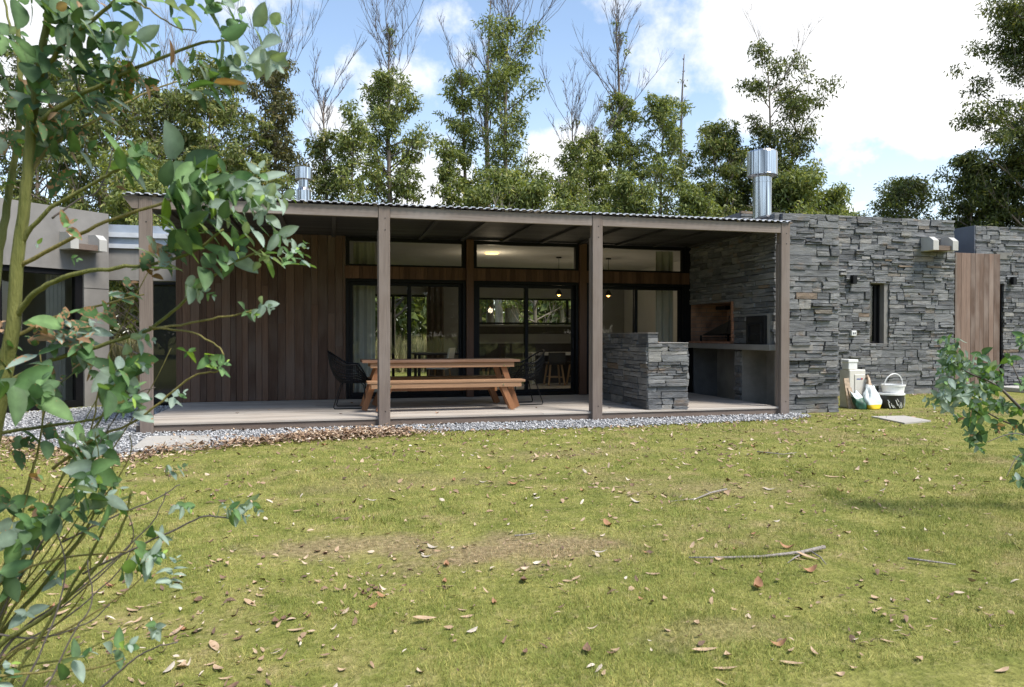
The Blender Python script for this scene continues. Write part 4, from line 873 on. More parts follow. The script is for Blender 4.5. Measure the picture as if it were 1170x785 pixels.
mb = MB(); mb.lathe(9.51, 10.74, [(0.02, 0.266), (0.165, 0.266), (0.185, 0.38), (0.195, 0.385), (0.195, 0.41), (0.18, 0.41), (0.16, 0.28), (0.02, 0.275)], 28, False); mb.build('bucket_body', M['white_plastic'], bk, smooth=False)
mb = MB(); mb.tube([(9.51 + 0.187 * math.cos(a), 10.74 - 0.03 * math.sin(a), 0.395 + 0.20 * math.sin(a)) for a in [math.pi * i / 20 for i in range(21)]], 0.010, 6); mb.build('handle', M['white_plastic'], bk)
mb = MB(); mb.bbox(9.74, 9.86, 10.98, 11.02, 0.005, 0.035, 0.01); tag(mb.build('plastic_offcut', M['white_plastic'], loc=(9.8, 11.0, 0)), 'small white plastic scrap on grass right of the bucket', 'scrap')

def slab(pts, z, name, label, mt):
    mb = MB(); mb.hexa([(x, y, -0.02) for x, y in pts] + [(x, y, z) for x, y in pts]); tag(mb.build(name, M[mt], loc=(pts[0][0], pts[0][1], 0)), label, 'slab')
slab([(-2.10, 8.72), (-1.34, 8.60), (-1.42, 9.62), (-2.16, 9.72)], 0.034, 'paving_slab', 'square concrete slab lying in the gravel below the deck', 'paver')
slab([(7.90, 8.70), (8.50, 8.86), (8.62, 9.50), (8.06, 9.55)], 0.022, 'drain_cover', 'flat concrete cover sunk in the lawn before the bucket', 'paver')

# ------------------------------------------------------------------ the room behind the glass
t = thing('dining_table', 'dark dining table inside behind the left sliding door', 'table', (2.4, 16.0, DZ))
mb = MB(); mb.bbox(1.75, 3.25, 15.55, 16.45, 0.84, 0.89, 0.005); mb.build('table_top', M['dark_furniture'], t)
for x in (1.85, 3.15):
    for y in (15.65, 16.35): mb = MB(); mb.box(x - 0.03, x + 0.03, y - 0.03, y + 0.03, DZ, 0.84); mb.build('leg', M['dark_furniture'], t)
def dchair(x, y, rz, label, mt):
    t = thing('dining_chair', label, 'chair', (x, y, DZ), 'chairs at the inside dining table')
    mb = MB(); mb.bbox(x - 0.21, x + 0.21, y - 0.21, y + 0.21, 0.56, 0.60, 0.01); mb.build('seat', M[mt], t)
    mb = MB(); mb.hexa([(x - 0.21, y - 0.22, 0.60), (x + 0.21, y - 0.22, 0.60), (x + 0.21, y - 0.19, 0.60), (x - 0.21, y - 0.19, 0.60), (x - 0.16, y - 0.30, 1.0), (x + 0.16, y - 0.30, 1.0), (x + 0.16, y - 0.27, 1.0), (x - 0.16, y - 0.27, 1.0)]); mb.build('backrest', M[mt], t)
    for sx_ in (-1, 1):
        for sy_ in (-1, 1): mb = MB(); mb.bar((x + sx_ * 0.16, y + sy_ * 0.16, 0.56), (x + sx_ * 0.2, y + sy_ * 0.2, DZ), 0.03, 0.03); mb.build('leg', M['pale_wood'], t)
    t.rotation_euler = (0, 0, rz)
dchair(2.22, 15.2, R(60), 'white moulded dining chair nearest the left sliding door', 'white_plastic')
dchair(2.95, 15.25, R(10), 'dark dining chair at the near side of the inside table', 'dark_furniture')
dchair(3.55, 16.0, R(95), 'dark dining chair at the right end of the inside table', 'dark_furniture')
t = thing('kitchen_island', 'kitchen island with pale stone top and side behind the middle door', 'counter', (5.4, 16.6, DZ))
mb = MB(); mb.bbox(4.50, 6.9, 16.2, 17.0, 0.80, 0.86, 0.004); mb.bbox(4.50, 4.58, 16.2, 17.0, DZ, 0.799, 0.004); mb.build('stone_top', M['white_top'], t)
mb = MB(); mb.box(4.6, 6.9, 16.55, 16.98, DZ, 0.795); mb.build('cabinet', M['dark_furniture'], t)
mb = MB(); mb.box(3.4, 7.2, 18.4, 18.99, DZ, 1.05); mb.box(3.4, 7.2, 18.98, 18.997, 1.3, 1.5); k = mb.build('kitchen_units', M['dark_furniture'], None, (5.3, 18.7, DZ)); tag(k, 'long dark kitchen cupboards under the window strip', 'cupboards')
mb = MB(); mb.bbox(3.4, 7.2, 18.38, 18.99, 1.051, 1.09, 0.003); mb.build('worktop', M['room_grey'], k)
def stool(x, y, label):
    t = thing('bar_stool', label, 'stool', (x, y, DZ), 'stools at the kitchen island')
    mb = MB(); mb.bbox(x - 0.2, x + 0.2, y - 0.19, y + 0.19, 0.60, 0.66, 0.02); mb.bbox(x - 0.2, x + 0.2, y - 0.22, y - 0.19, 0.64, 0.88, 0.01); mb.build('seat', M['dark_furniture'], t)
    for sx_ in (-1, 1):
        for sy_ in (-1, 1): mb = MB(); mb.bar((x + sx_ * 0.13, y + sy_ * 0.13, 0.60), (x + sx_ * 0.19, y + sy_ * 0.19, DZ), 0.032, 0.032); mb.build('leg', M['pale_wood'], t)
    mb = MB()
    for s_ in (-1, 1): mb.bar((x - 0.17, y + s_ * 0.17, 0.32), (x + 0.17, y + s_ * 0.17, 0.32), 0.02, 0.02)
    mb.build('footrest', M['pale_wood'], t)
stool(4.95, 15.9, 'left pale legged stool at the kitchen island'); stool(5.50, 15.9, 'right pale legged stool at the kitchen island')
def pendant(x, y, zb, label):
    t = thing('pendant_lamp', label, 'lamp', (x, y, 3.0), 'small pendant lamps over the kitchen island')
    mb = MB(); mb.lathe(x, y, [(0.06, 2.975), (0.06, 2.9995)], 16); mb.build('ceiling_rose', M['black_frame'], t)
    mb = MB(); mb.tube([(x, y, 2.976), (x, y, zb + 0.16)], 0.006, 6); mb.build('cord', M['black_frame'], t)
    mb = MB(); mb.lathe(x, y, [(0.03, zb + 0.16), (0.045, zb + 0.12), (0.09, zb + 0.04)], 18, False); mb.build('lamp_shade', M['black_frame'], t)
    mb = MB(); mb.lathe(x, y, [(0.01, zb + 0.01), (0.035, zb + 0.03), (0.04, zb + 0.055), (0.025, zb + 0.09)], 14); mb.build('bulb', M['glow'], t, smooth=True)
pendant(4.93, 15.5, 2.12, 'pendant lamp with glowing bulb seen through the middle door')
pendant(6.10, 15.5, 2.12, 'pendant lamp with glowing bulb seen through the right door')
mb = MB(); mb.lathe(3.3, 15.0, [(0.02, 2.962), (0.13, 2.965), (0.15, 2.98), (0.15, 2.9995)], 20); tag(mb.build('ceiling_lamp', M['downlight'], loc=(3.3, 15.0, 2.98)), 'round yellow ceiling lamp behind the middle high window', 'lamp')
def curtain(x0, x1, y, z0, z1, label, mt):
    n = int((x1 - x0) / 0.02); V = []; F = []
    for i in range(n + 1):
        x = x0 + (x1 - x0) * i / n; yy = y + 0.035 * math.sin(i * 0.9) + 0.012 * math.sin(i * 0.37)
        V += [(x, yy, z0), (x, yy + 0.01, z1)]
    F = [(2 * i, 2 * i + 2, 2 * i + 3, 2 * i + 1) for i in range(n)]
    mb = MB(); mb.v = V; mb.f = F; o = mb.build('curtain', M[mt], None, (x0, y, z0)); tag(o, label, 'curtain', 'curtains behind the glazing')
    md = o.modifiers.new('thickness', 'SOLIDIFY'); md.thickness = 0.004
curtain(0.42, 0.80, 13.55, DZ + 0.01, 2.95, 'pale linen curtain drawn to the left edge of the left door', 'curtain')
curtain(2.42, 2.86, 18.8, DZ + 0.01, 2.6, 'brown curtain beside the back glazing seen through the left door', 'brown_curtain')
curtain(6.35, 6.72, 13.55, DZ + 0.01, 2.95, 'pale linen curtain drawn to the right edge of the right door', 'curtain')

for nm, loc, w_ in (('pendant_light', (4.93, 15.5, 2.05), 3.5), ('pendant_light', (6.10, 15.5, 2.05), 3.5), ('ceiling_light', (3.3, 15.0, 2.6), 5)):   # the lit lamps of the room
    L_ = bpy.data.lights.new(nm, 'POINT'); L_.energy = w_; L_.color = (1.0, 0.80, 0.56); L_.shadow_soft_size = 0.08
    o = bpy.data.objects.new(nm, L_); C.objects.link(o); o.location = loc
# ------------------------------------------------------------------ grass blades
def blades(n, y0, y1, hmin, hmax, w):
    y = y0 + (y1 - y0) * rng.random(n) ** 0.9
    half = 0.78 * y + 0.9
    x = 0.249 * y + rng.uniform(-1, 1, n) * half
    return x, y, rng.uniform(hmin, hmax, n), np.full(n, w)
parts_ = [blades(170000, 2.3, 4.2, 0.009, 0.030, 0.0026), blades(140000, 4.2, 6.8, 0.012, 0.028, 0.0040), blades(90000, 6.8, 10.4, 0.012, 0.028, 0.006), blades(26000, 10.4, 14.5, 0.015, 0.045, 0.012)]
x, y, h, w = [np.concatenate(q) for q in zip(*parts_)]
patch = np.sin(x * 2.1 + 1.3 * np.sin(y * 1.7)) * np.sin(y * 2.6 + 1.1 * np.sin(x * 1.3)) + 0.6 * np.sin(x * 7.3 + y * 5.1) * np.sin(y * 6.7 - x * 3.3)
h = h * np.clip(0.85 + 0.35 * patch, 0.4, 1.6)
tx = rng.uniform(-4, 8, 420); ty = rng.uniform(2.3, 9.5, 420)      # coarse tufts standing out of the turf
for a_, b_, r_, g_ in zip(tx, ty, rng.uniform(0.03, 0.11, 420), rng.uniform(0.5, 1.5, 420)): h = h * (1 + g_ * np.exp(-((x - a_) ** 2 + (y - b_) ** 2) / (r_ * r_)))
bald = np.zeros(len(x))
for (bx_, by_), rx, ry in (((0.9, 4.35), 0.65, 0.3), ((0.15, 4.55), 0.5, 0.2), ((3.2, 5.4), 0.8, 0.25), ((1.6, 2.75), 0.35, 0.12)):
    bald = np.maximum(bald, np.exp(-(((x - bx_) / rx) ** 2 + ((y - by_) / ry) ** 2)))
k = ~in_poly(x, y, poly) & ~((x > -2.5) & (x < 8.1) & (y > 10.1)) & ~((x > 7.9) & (x < 13.3) & (y > 13.1)) & ~((x > 13.3) & (y > 12.7)) & (y < 13.6) & ~((x < -3.0) & (y > 11.5)) & (rng.random(len(x)) > bald * 0.75)
k &= ~in_poly(x, y, [(7.88, 8.68), (8.52, 8.84), (8.64, 9.52), (8.04, 9.57)])
x, y, h, w = x[k], y[k], h[k], w[k]; n = len(x)
a = rng.uniform(0, 6.283, n); lean = np.abs(rng.normal(0, 0.75, n)) * h; la = rng.uniform(0, 6.283, n)
z = lump(x, y) - 0.002
B0 = np.stack([x - np.cos(a) * w / 2, y - np.sin(a) * w / 2, z], 1); B1 = np.stack([x + np.cos(a) * w / 2, y + np.sin(a) * w / 2, z], 1)
T = np.stack([x + np.cos(la) * lean, y + np.sin(la) * lean, z + h], 1)
V = np.stack([B0, B1, T], 1).reshape(-1, 3)
tag(np_mesh('grass', V, np.arange(3 * n).reshape(-1, 3), M['blade']), 'short lawn grass blades', 'grass', kind='stuff')

# ------------------------------------------------------------------ fallen leaves: the large ones singly, the rest as litter
def leaf_shape(L, W_, curl, fold, seg=6):
    """lanceolate leaf along +x, midrib fold and lengthwise curl; returns V,F"""
    V = []; F = []
    for i in range(seg + 1):
        t = i / seg; ww = W_ / 2 * (math.sin(math.pi * min(1, t ** 0.75)) ** 0.85 + 0.02)
        xx = L * t; zz = curl * L * (t - 0.5) ** 2 * 2 - curl * L * 0.3
        yc = 0.10 * L * math.sin(t * 2.2) * (1 if fold > 0 else -1)
        V += [(xx, yc - ww, zz + fold * ww), (xx, yc, zz), (xx, yc + ww, zz + fold * ww * 0.8)]
    for i in range(seg):
        for j in (0, 1): a_ = i * 3 + j; F.append((a_, a_ + 3, a_ + 4, a_ + 1))
    return np.array(V), np.array(F)
KINDS_ = [(0.11, 0.034, 0.15, 0.25, 'dry_tan', 'slender tan dry gum leaf lying on the lawn'), (0.085, 0.040, 0.45, 0.6, 'dry_brown', 'curled dark brown dry leaf lying on the lawn'),
          (0.10, 0.036, 0.25, -0.3, 'dry_pale', 'pale bleached dry leaf lying on the lawn'), (0.095, 0.045, 0.8, 0.5, 'dry_rust', 'cupped rusty brown dry leaf lying on the lawn'),
          (0.13, 0.028, 0.2, 0.4, 'dry_tan', 'long narrow sickle shaped tan dry leaf on the lawn'), (0.07, 0.042, 0.5, 0.3, 'dry_tan', 'short broad curled tan dry leaf on the lawn')]
protos = []
for L, W_, cu, fo, mt, lab in KINDS_:
    V, F = leaf_shape(L, W_, cu, fo); V = V - V.mean(0) * np.array([1, 1, 0]); V[:, 2] -= V[:, 2].min()
    o = np_mesh('fallen_leaf', V, F, M[mt], None, (0, 0, 0), smooth=True); tag(o, lab, 'leaf', 'dry leaves scattered over the lawn'); protos.append(o)
rs = random.Random(11); spots = []
# the leaves one can pick out in the near lawn
for u, v in ((733, 691), (703, 747), (671, 746), (600, 746), (829, 770), (760, 690), (565, 690), (528, 697), (586, 660), (437, 682), (425, 695), (408, 700), (315, 708), (292, 665), (352, 704), (518, 643), (488, 637), (522, 563), (576, 565), (604, 558),
             (808, 609), (860, 616), (840, 630), (848, 650), (913, 642), (925, 655), (1014, 735), (1000, 698), (1010, 703), (805, 750), (825, 785), (930, 752), (960, 776), (1062, 687), (1145, 770), (1004, 696), (960, 555), (902, 577), (880, 560), (1030, 590), (1128, 585), (1090, 560), (1105, 600), (1085, 592), (620, 600), (655, 605), (705, 640), (740, 625), (580, 615),
             (372, 632), (390, 575), (425, 570), (457, 560), (660, 545), (540, 520), (640, 512), (700, 540), (180, 715), (160, 692), (60, 700), (75, 695), (120, 640), (240, 640), (95, 668), (210, 715), (245, 735), (300, 740), (1050, 757), (905, 765), (975, 770), (890, 745), (795, 720), (690, 772)):
    p = atz(u, v, 0.0); spots.append((p.x, p.y))
drifts = [(rs.uniform(-0.65, 0.65), 2.6 + 6.4 * rs.random() ** 1.2) for _ in range(34)]
while len(spots) < 296:
    if rs.random() < 0.68:
        q, yc = rs.choice(drifts); yy = yc + rs.gauss(0, 0.06 * yc); xx = 0.249 * yc + q * yc + rs.gauss(0, 0.09 * yc)
        if yy < 2.4 or yy > 9.2: continue
    else: yy = 2.5 + 6.8 * rs.random() ** 1.1; xx = 0.249 * yy + rs.uniform(-1, 1) * (0.70 * yy)
    spots.append((xx, yy))
for i, (xx, yy) in enumerate(spots):
    k_ = rs.choices(range(6), (4, 3.0, 1.4, 2.2, 3, 3))[0]
    o = protos[k_] if (i < 6 and False) else protos[k_].copy()
    C.objects.link(o)
    s = rs.choice((rs.uniform(0.35, 0.6), rs.uniform(0.4, 0.7), rs.uniform(0.6, 1.0))) * (0.95 if yy < 5 else 1.1)
    o.location = (xx, yy, float(lump(np.array(xx), np.array(yy))) + 0.003 + rs.uniform(0, 0.005)); o.rotation_euler = (rs.uniform(-0.18, 0.18), rs.uniform(-0.16, 0.16), rs.uniform(0, 6.28)); o.scale = (s, s, s)
for i, o in enumerate(protos):
    o.location = (0.4 + i * 0.55, 3.2 + 0.37 * (i % 3), 0.016); o.rotation_euler = (0.1, 0.15, i * 1.3)
# litter: heaped along the gravel edge, thin elsewhere
xs_, ys_ = [], []
def add_sc(n, cx, cy, sx_, sy_): xs_.append(rng.normal(cx, sx_, n)); ys_.append(rng.normal(cy, sy_, n))
ex = np.array([p[0] for p in GF]); ey = np.array([p[1] for p in GF])
q = rng.uniform(-2.2, 1.0, 1500); xs_.append(q); ys_.append(np.interp(q, ex[2:], ey[2:]) - 0.12 + rng.normal(0, 0.16, 1500) - 0.05)
q = rng.normal(0.15, 0.5, 2400); xs_.append(q); ys_.append(np.interp(q, ex[2:], ey[2:]) - 0.24 + rng.normal(0, 0.17, 2400))
q = rng.uniform(-4.6, -1.8, 1400); xs_.append(q); ys_.append(np.interp(q, ex, ey) - np.abs(rng.normal(0, 0.55, 1400)) - 0.0)
q = rng.uniform(0.8, 8.2, 420); xs_.append(q); ys_.append(np.interp(q, ex[2:], ey[2:]) - np.abs(rng.normal(0.0, 0.35, 420)))
q = rng.uniform(8.1, 13, 260); xs_.append(q); ys_.append(13.0 - np.abs(rng.normal(0, 0.12, 260)) * 1.2)
n5 = 2200; yy = 2.4 + 8.0 * rng.random(n5) ** 0.8; xs_.append(0.249 * yy + rng.uniform(-1, 1, n5) * 0.75 * yy); ys_.append(yy)
for cx, cy, s1, n6 in ((-0.2, 3.6, 0.6, 120), (-0.8, 3.2, 0.5, 140), (3.0, 2.9, 0.5, 60), (0.3, 3.9, 0.25, 30), (4.4, 7.2, 0.7, 60), (2.3, 7.5, 0.5, 40), (1.0, 8.3, 0.5, 50), (5.2, 5.2, 0.4, 30), (4.3, 3.2, 0.5, 50), (1.05, 3.7, 0.12, 14)): add_sc(n6, cx, cy, s1, s1 * 0.6)
X = np.concatenate(xs_); Y = np.concatenate(ys_)
k = ~((X > -2.45) & (X < 7) & (Y > 10.12)) & (Y > 2.2) & (Y < 13.1)
X, Y = X[k], Y[k]; n = len(X)
LV, LF = leaf_shape(1.0, 0.36, 0.6, 0.4, 4); LV = LV - LV.mean(0)
sz = rng.uniform(0.03, 0.085, n) * np.where(Y < 5, 0.62, 0.95); th = rng.uniform(0, 6.28, n); ti = rng.normal(0, 0.35, n); tj = rng.normal(0, 0.3, n)
V = LV[None] * np.stack([sz, sz * rng.uniform(0.6, 1.5, n), sz * rng.uniform(-1, 1.6, n)], 1)[:, None]
V = np.stack([V[:, :, 0], V[:, :, 1] * np.cos(ti)[:, None] - V[:, :, 2] * np.sin(ti)[:, None], V[:, :, 1] * np.sin(ti)[:, None] + V[:, :, 2] * np.cos(ti)[:, None]], 2)
V = np.stack([V[:, :, 0] * np.cos(th)[:, None] - V[:, :, 1] * np.sin(th)[:, None], V[:, :, 0] * np.sin(th)[:, None] + V[:, :, 1] * np.cos(th)[:, None], V[:, :, 2] + V[:, :, 0] * np.sin(tj)[:, None]], 2)
V += np.stack([X, Y, lump(X, Y) + np.where((np.abs(X + 0.2) < 1.7) & (Y > 8.4), rng.uniform(0.008, 0.075, n), rng.uniform(0.006, 0.020, n))], 1)[:, None]
F = (LF[None] + (np.arange(n) * len(LV))[:, None, None]).reshape(-1, 4)
tag(np_mesh('leaf_litter', V.reshape(-1, 3), F, M['litter'], smooth=True), 'fine dry leaf litter over the lawn and along the gravel', 'leaf litter', kind='stuff')
for pts, label in (([(0.3, 12.2), (0.9, 12.4)], ''),): pass
for i, (xx, yy) in enumerate(((0.15, 10.75), (0.35, 12.4), (-0.9, 11.6), (-1.3, 11.2), (1.5, 10.5), (3.1, 10.9), (4.2, 10.6))):
    o = protos[(1, 3, 0, 1, 3, 1, 1)[i]].copy(); C.objects.link(o); o.location = (xx, yy, DZ + 0.002); o.rotation_euler = (0, 0, i * 2.1); o.scale = (0.7,) * 3
    o['label'] = 'small dry leaf blown onto the pale deck boards'; o['group'] = 'dry leaves on the deck'
# fallen sticks
def stick(name, pts, r, label, twigs=()):
    mb = MB(); k_ = len(pts); mb.tube(pts, [r * (1 - 0.6 * i / (k_ - 1)) for i in range(k_)], 7)
    for tp in twigs: mb.tube(tp, [r * 0.5, r * 0.35, r * 0.2][:len(tp)], 5)
    tag(mb.build(name, M['dead_stick'], loc=pts[0], smooth=True), label, 'stick')
P0 = lambda u, v, z=0.02: tuple(atz(u, v, z))
stick('fallen_branch', [P0(942, 625, 0.03), P0(915, 631, .025), P0(870, 636, .02), P0(830, 637, .018), P0(787, 637, .015)], 0.011, 'long grey fallen branch with side twigs lying on the lawn', [(P0(922, 630), P0(908, 637), P0(900, 643)), (P0(925, 629), P0(938, 637), P0(944, 645))])
stick('fallen_twig', [P0(1037, 638), P0(1060, 641), P0(1092, 645)], 0.008, 'short pale straight stick lying on the right of the lawn')
stick('fallen_twig', [P0(830, 559), P0(812, 563), P0(795, 570), P0(765, 573)], 0.009, 'brown bent stick lying in the middle of the lawn', [(P0(812, 563), P0(806, 560))])
stick('fallen_twig', [P0(865, 516), P0(895, 519), P0(910, 517)], 0.007, 'thin grey stick lying near the stone wall')
stick('fallen_twig', [P0(588, 612), P0(600, 611), P0(612, 609)], 0.006, 'tiny thin stick beside the worn lawn patch')
# ------------------------------------------------------------------ gum trees
def leaf_quads(cent, L, W_, droop, rg):
    """rhombic leaves at cent (n,3): hang mostly downwards"""
    n = len(cent)
    az = rg.uniform(0, 6.283, n); el = rg.normal(-droop, 0.55, n)
    d = np.stack([np.cos(az) * np.cos(el), np.sin(az) * np.cos(el), np.sin(el)], 1)
    r = rg.normal(0, 1, (n, 3)); s = np.cross(d, r); s /= np.linalg.norm(s, axis=1, keepdims=True) + 1e-9
    l = L * rg.uniform(0.6, 1.3, (n, 1)); w = W_ * rg.uniform(0.6, 1.3, (n, 1))
    bend = np.cross(d, s) * l * 0.12
    V = np.stack([cent, cent + d * l * 0.45 + s * w * 0.5 + bend, cent + d * l, cent + d * l * 0.45 - s * w * 0.5 + bend], 1)
    return V.reshape(-1, 3)
def gum(label, x, y, H, rad, c0=0.3, bare=0.0, nl=34, K=34, fol='gum_a', brk='bark', leaf=(0.18, 0.056), seed=0, up=0.75, puff=0.31, group='gum trees behind the house', prof=None, lean=0.0, barebits=0, name='gum_tree', trunk_r=None, round_top=False, dens=1.6, fork=None, minz=2.3):
    rg = np.random.default_rng(seed + 1000); rs = random.Random(seed)
    t = thing(name, label, 'tree', (x, y, 0), group)
    k = 12; ph = rs.uniform(0, 6.28)
    tr = trunk_r or H * 0.0115
    tp = [Vector((x + 0.008 * H * math.sin(ph + i * 0.45) * (i / k) ** 0.6 + lean * H * (i / k) ** 1.5, y + 0.008 * H * math.cos(ph + i * 0.5) * (i / k) ** 0.6, H * (0.99 if not round_top else 0.9) * i / k)) for i in range(k + 1)]
    mb = MB(); mb.tube(tp, [tr * (1.25 if i == 0 else 1) * (1 - 0.93 * (i / k) ** 1.1) + 0.006 for i in range(k + 1)], 8)
    if nl > 10: mb.build('trunk', M[brk], t, smooth=True)
    tp2 = None
    if fork:      # second leader leaving the trunk
        s0, dx, dz = fork; b0 = tp[int(s0 * k)]; tp2 = [b0 + Vector((dx * (j / 6) ** 0.8, 0.1 * j / 6, dz * j / 6)) for j in range(7)]
        mb = MB(); mb.tube(tp2, [tr * 0.6 * (1 - 0.85 * j / 6) + 0.006 for j in range(7)], 7); mb.build('leader', M[brk], t, smooth=True)
    def on(s, alt=False):
        if alt: f = min(5.98, max(0.0, (s - fork[0]) / (1 - fork[0])) * 6); i = int(f); return tp2[i].lerp(tp2[i + 1], f - i)
        f = s * k; i = min(k - 1, int(f)); return tp[i].lerp(tp[i + 1], f - i)
    lb = MB() if nl > 10 else mb; cents = []
    for i in range(nl + barebits):
        isb = i >= nl
        s = (c0 + (1 - c0) * ((i + rs.random()) / nl)) if not isb else rs.uniform(max(c0, 1 - bare - 0.1), 0.98)
        s = min(s, 0.985); q = (s - c0) / (1 - c0)
        if prof: pr = prof(q)
        else: pr = (0.55 + 0.6 * math.sin(math.pi * min(1, q * 1.15 + 0.12))) * (1 - 0.72 * q ** 1.3)
        L = rad * pr * rs.uniform(0.45, 1.2)
        if isb: L = rad * rs.uniform(0.7, 1.5)
        az = i * 2.39996 + rs.uniform(-0.5, 0.5); e0 = rs.uniform(0.35, 1.0) * up + (0.35 if isb else 0) + 0.25 * q
        if isb or s > 1 - bare: e0 = rs.uniform(0.85, 1.25); L *= 1.2
        p = on(s, bool(fork) and i % 2 == 1 and s > fork[0]); pts = [p]; d = Vector((math.cos(az) * math.cos(e0), math.sin(az) * math.cos(e0), math.sin(e0))); seg = 5
        for j in range(seg):
            d = (d + Vector((rs.uniform(-.22, .22), rs.uniform(-.22, .22), rs.uniform(-.10, .22)))).normalized(); pts.append(pts[-1] + d * (L / seg))
        r0 = max(0.012, tr * 0.42 * (1 - 0.75 * q) * min(1, L / rad + 0.25))
        leafless = isb or s > 1 - bare
        if leafless: r0 = max(0.008, r0 * 0.5)
        lb.tube(pts, [r0 * (1 - 0.8 * j / seg) + 0.004 for j in range(seg + 1)], 5, False)
        # side twigs; the foliage gathers in puffs at their ends
        for j in range(2, seg + 1):
            for q2 in range(2 if not leafless else rs.choice((1, 2, 2, 3))):
                dd = (d + Vector((rs.uniform(-1, 1), rs.uniform(-1, 1), rs.uniform(-0.2, 0.9)))).normalized(); ll = L * rs.uniform(0.16, 0.36) + 0.15
                if leafless: dd = (d * 1.5 + Vector((rs.uniform(-.8, .8), rs.uniform(-.8, .8), 0.8))).normalized(); ll = L * rs.uniform(0.2, 0.5)
                e = pts[j] + dd * ll; mid = pts[j].lerp(e, 0.5) + Vector((rs.uniform(-.05, .05), rs.uniform(-.05, .05), 0.04))
                lb.tube([pts[j], mid, e], [r0 * 0.28 + 0.004, 0.007, 0.004], 3, False)
                if leafless:
                    for _ in range(2):
                        e2 = mid + (dd + Vector((rs.uniform(-.9, .9), rs.uniform(-.9, .9), rs.uniform(0, .8)))).normalized() * ll * 0.6; lb.tube([mid, e2], [0.006, 0.003], 3, False)
                if not leafless and rs.random() < 0.40: cents.append((e, rs.uniform(0.5, 1.1)))
                elif leafless and not isb and rs.random() < 0.04: cents.append((e, 0.35))
        if not leafless: cents.append((pts[-1], 1.15)); cents.append((pts[3], 0.75))
    lb.build('limbs' if nl > 10 else 'trunk', M['bark_twig' if bare else brk], t, smooth=True)
    C_ = []
    for c, w in cents:
        if c.z < minz: continue
        rr = puff * (0.5 + 0.5 * w); m_ = max(4, int(K * w * dens))
        g = rg.normal(0, 1, (m_, 3)); g /= np.linalg.norm(g, axis=1, keepdims=True) + 1e-9
        g *= (rg.random((m_, 1)) ** 0.45) * rr * np.array([1.0, 1.0, 0.62]) * rg.uniform(0.8, 1.25, (1, 3))
        C_.append(np.array(c)[None] + g)
    if C_:
        cc = np.concatenate(C_); V = leaf_quads(cc, leaf[0], leaf[1], 0.65, rg)
        np_mesh('crown', V, np.arange(len(V)).reshape(-1, 4), M[fol], t)
    return t
def tree_at(label, u, vtop, Y, wpx, **kw):
    p = at(u, vtop, Y); d = Y / ray(u, vtop).y; H = p.z; rad = (wpx / 2) / FPX * (Y / math.cos(YAW)) * 1.05
    return gum(label, p.x, Y, H, rad, **kw)
cone = lambda q: 0.95 * (1 - q) ** 0.62 + 0.10
puffy = lambda q: 0.45 + 0.65 * math.sin(math.pi * min(1, q * 0.9 + 0.18))
# (label, u, v of top, distance, crown width in px, options)
tree_at('tallest feathery gum with bare upper twigs right of the left flue', 446, 30, 27, 118, c0=0.14, bare=0.16, nl=84, fol='gum_b', seed=1, prof=cone, barebits=10)
tree_at('slim gum rising beside the left of the tall double gum', 531, 72, 27, 66, c0=0.15, bare=0.06, nl=40, fol='gum_b', seed=2, barebits=5, prof=lambda q: 1.0 - 0.5 * q)
tree_at('tall dark gum with layered crown and twiggy top in the middle', 580, 8, 26, 150, c0=0.14, bare=0.07, nl=58, K=32, fol='gum_b', seed=3, barebits=14, prof=lambda q: 0.72 + 0.25 * math.sin(q * 9) * (1 - q) - 0.5 * q ** 2.2, puff=0.40)
tree_at('bare leafless pole gum just behind the tall dark gum', 559, -6, 28, 84, c0=0.55, bare=0.5, nl=22, K=10, fol='gum_b', seed=4, barebits=12)
tree_at('small gum with a dead forked top left of the third post', 652, 122, 25, 90, c0=0.12, bare=0.15, nl=48, fol='gum_a', seed=5, barebits=10, prof=lambda q: 1.05 - 0.8 * q)
tree_at('gum with long dead bare top above a leafy lower half near the middle', 706, 12, 27, 92, c0=0.13, bare=0.25, nl=66, fol='gum_b', seed=6, barebits=16, prof=lambda q: 1.05 - 0.85 * q)
tree_at('leafy bright gum with several puffs left of the tall barbecue flue', 757, 116, 26, 108, c0=0.12, nl=52, fol='gum_b', seed=7, prof=puffy)
tree_at('thin dead pole with one or two twigs above the leafy gums', 781, 58, 27, 30, c0=0.5, bare=0.6, nl=10, K=10, fol='gum_a', seed=8, barebits=3)
tree_at('spreading thin gum touching the left of the tall barbecue flue', 815, 148, 25, 104, c0=0.15, nl=50, K=36, fol='gum_a', seed=9, prof=puffy)
tree_at('tall open crowned gum with forked limbs behind the barbecue flue', 884, 80, 24, 124, c0=0.34, nl=48, K=40, fol='gum_d', seed=10, prof=lambda q: 0.62 + 0.2 * math.sin(q * 8), up=1.0, puff=0.40, barebits=4, fork=(0.5, 1.5, 3.9), lean=-0.03)
tree_at('low rounded bright green gum right of the tall barbecue flue', 912, 180, 23, 96, c0=0.2, nl=44, K=54, fol='gum_b', seed=11, prof=puffy, puff=0.5, round_top=True)
tree_at('round topped green gum peeping over the stone wing', 952, 208, 23, 70, c0=0.2, nl=36, K=54, fol='gum_b', seed=12, prof=puffy, puff=0.45, round_top=True)
tree_at('spreading gum with gappy crown over the middle of stone wing', 1030, 194, 25, 108, c0=0.35, nl=36, K=44, fol='gum_d', seed=13, prof=puffy, puff=0.42, lean=0.02, round_top=True)
tree_at('thin crowned gum at the left of the big dark right tree', 1112, 162, 22, 80, c0=0.2, nl=42, K=44, fol='gum_d', seed=14, prof=puffy, round_top=True)
tree_at('big dark dense gum cut off by the right edge of the view', 1192, 2, 21, 205, c0=0.14, nl=72, K=74, fol='gum_d', seed=15, prof=puffy, puff=0.5, dens=1.7)
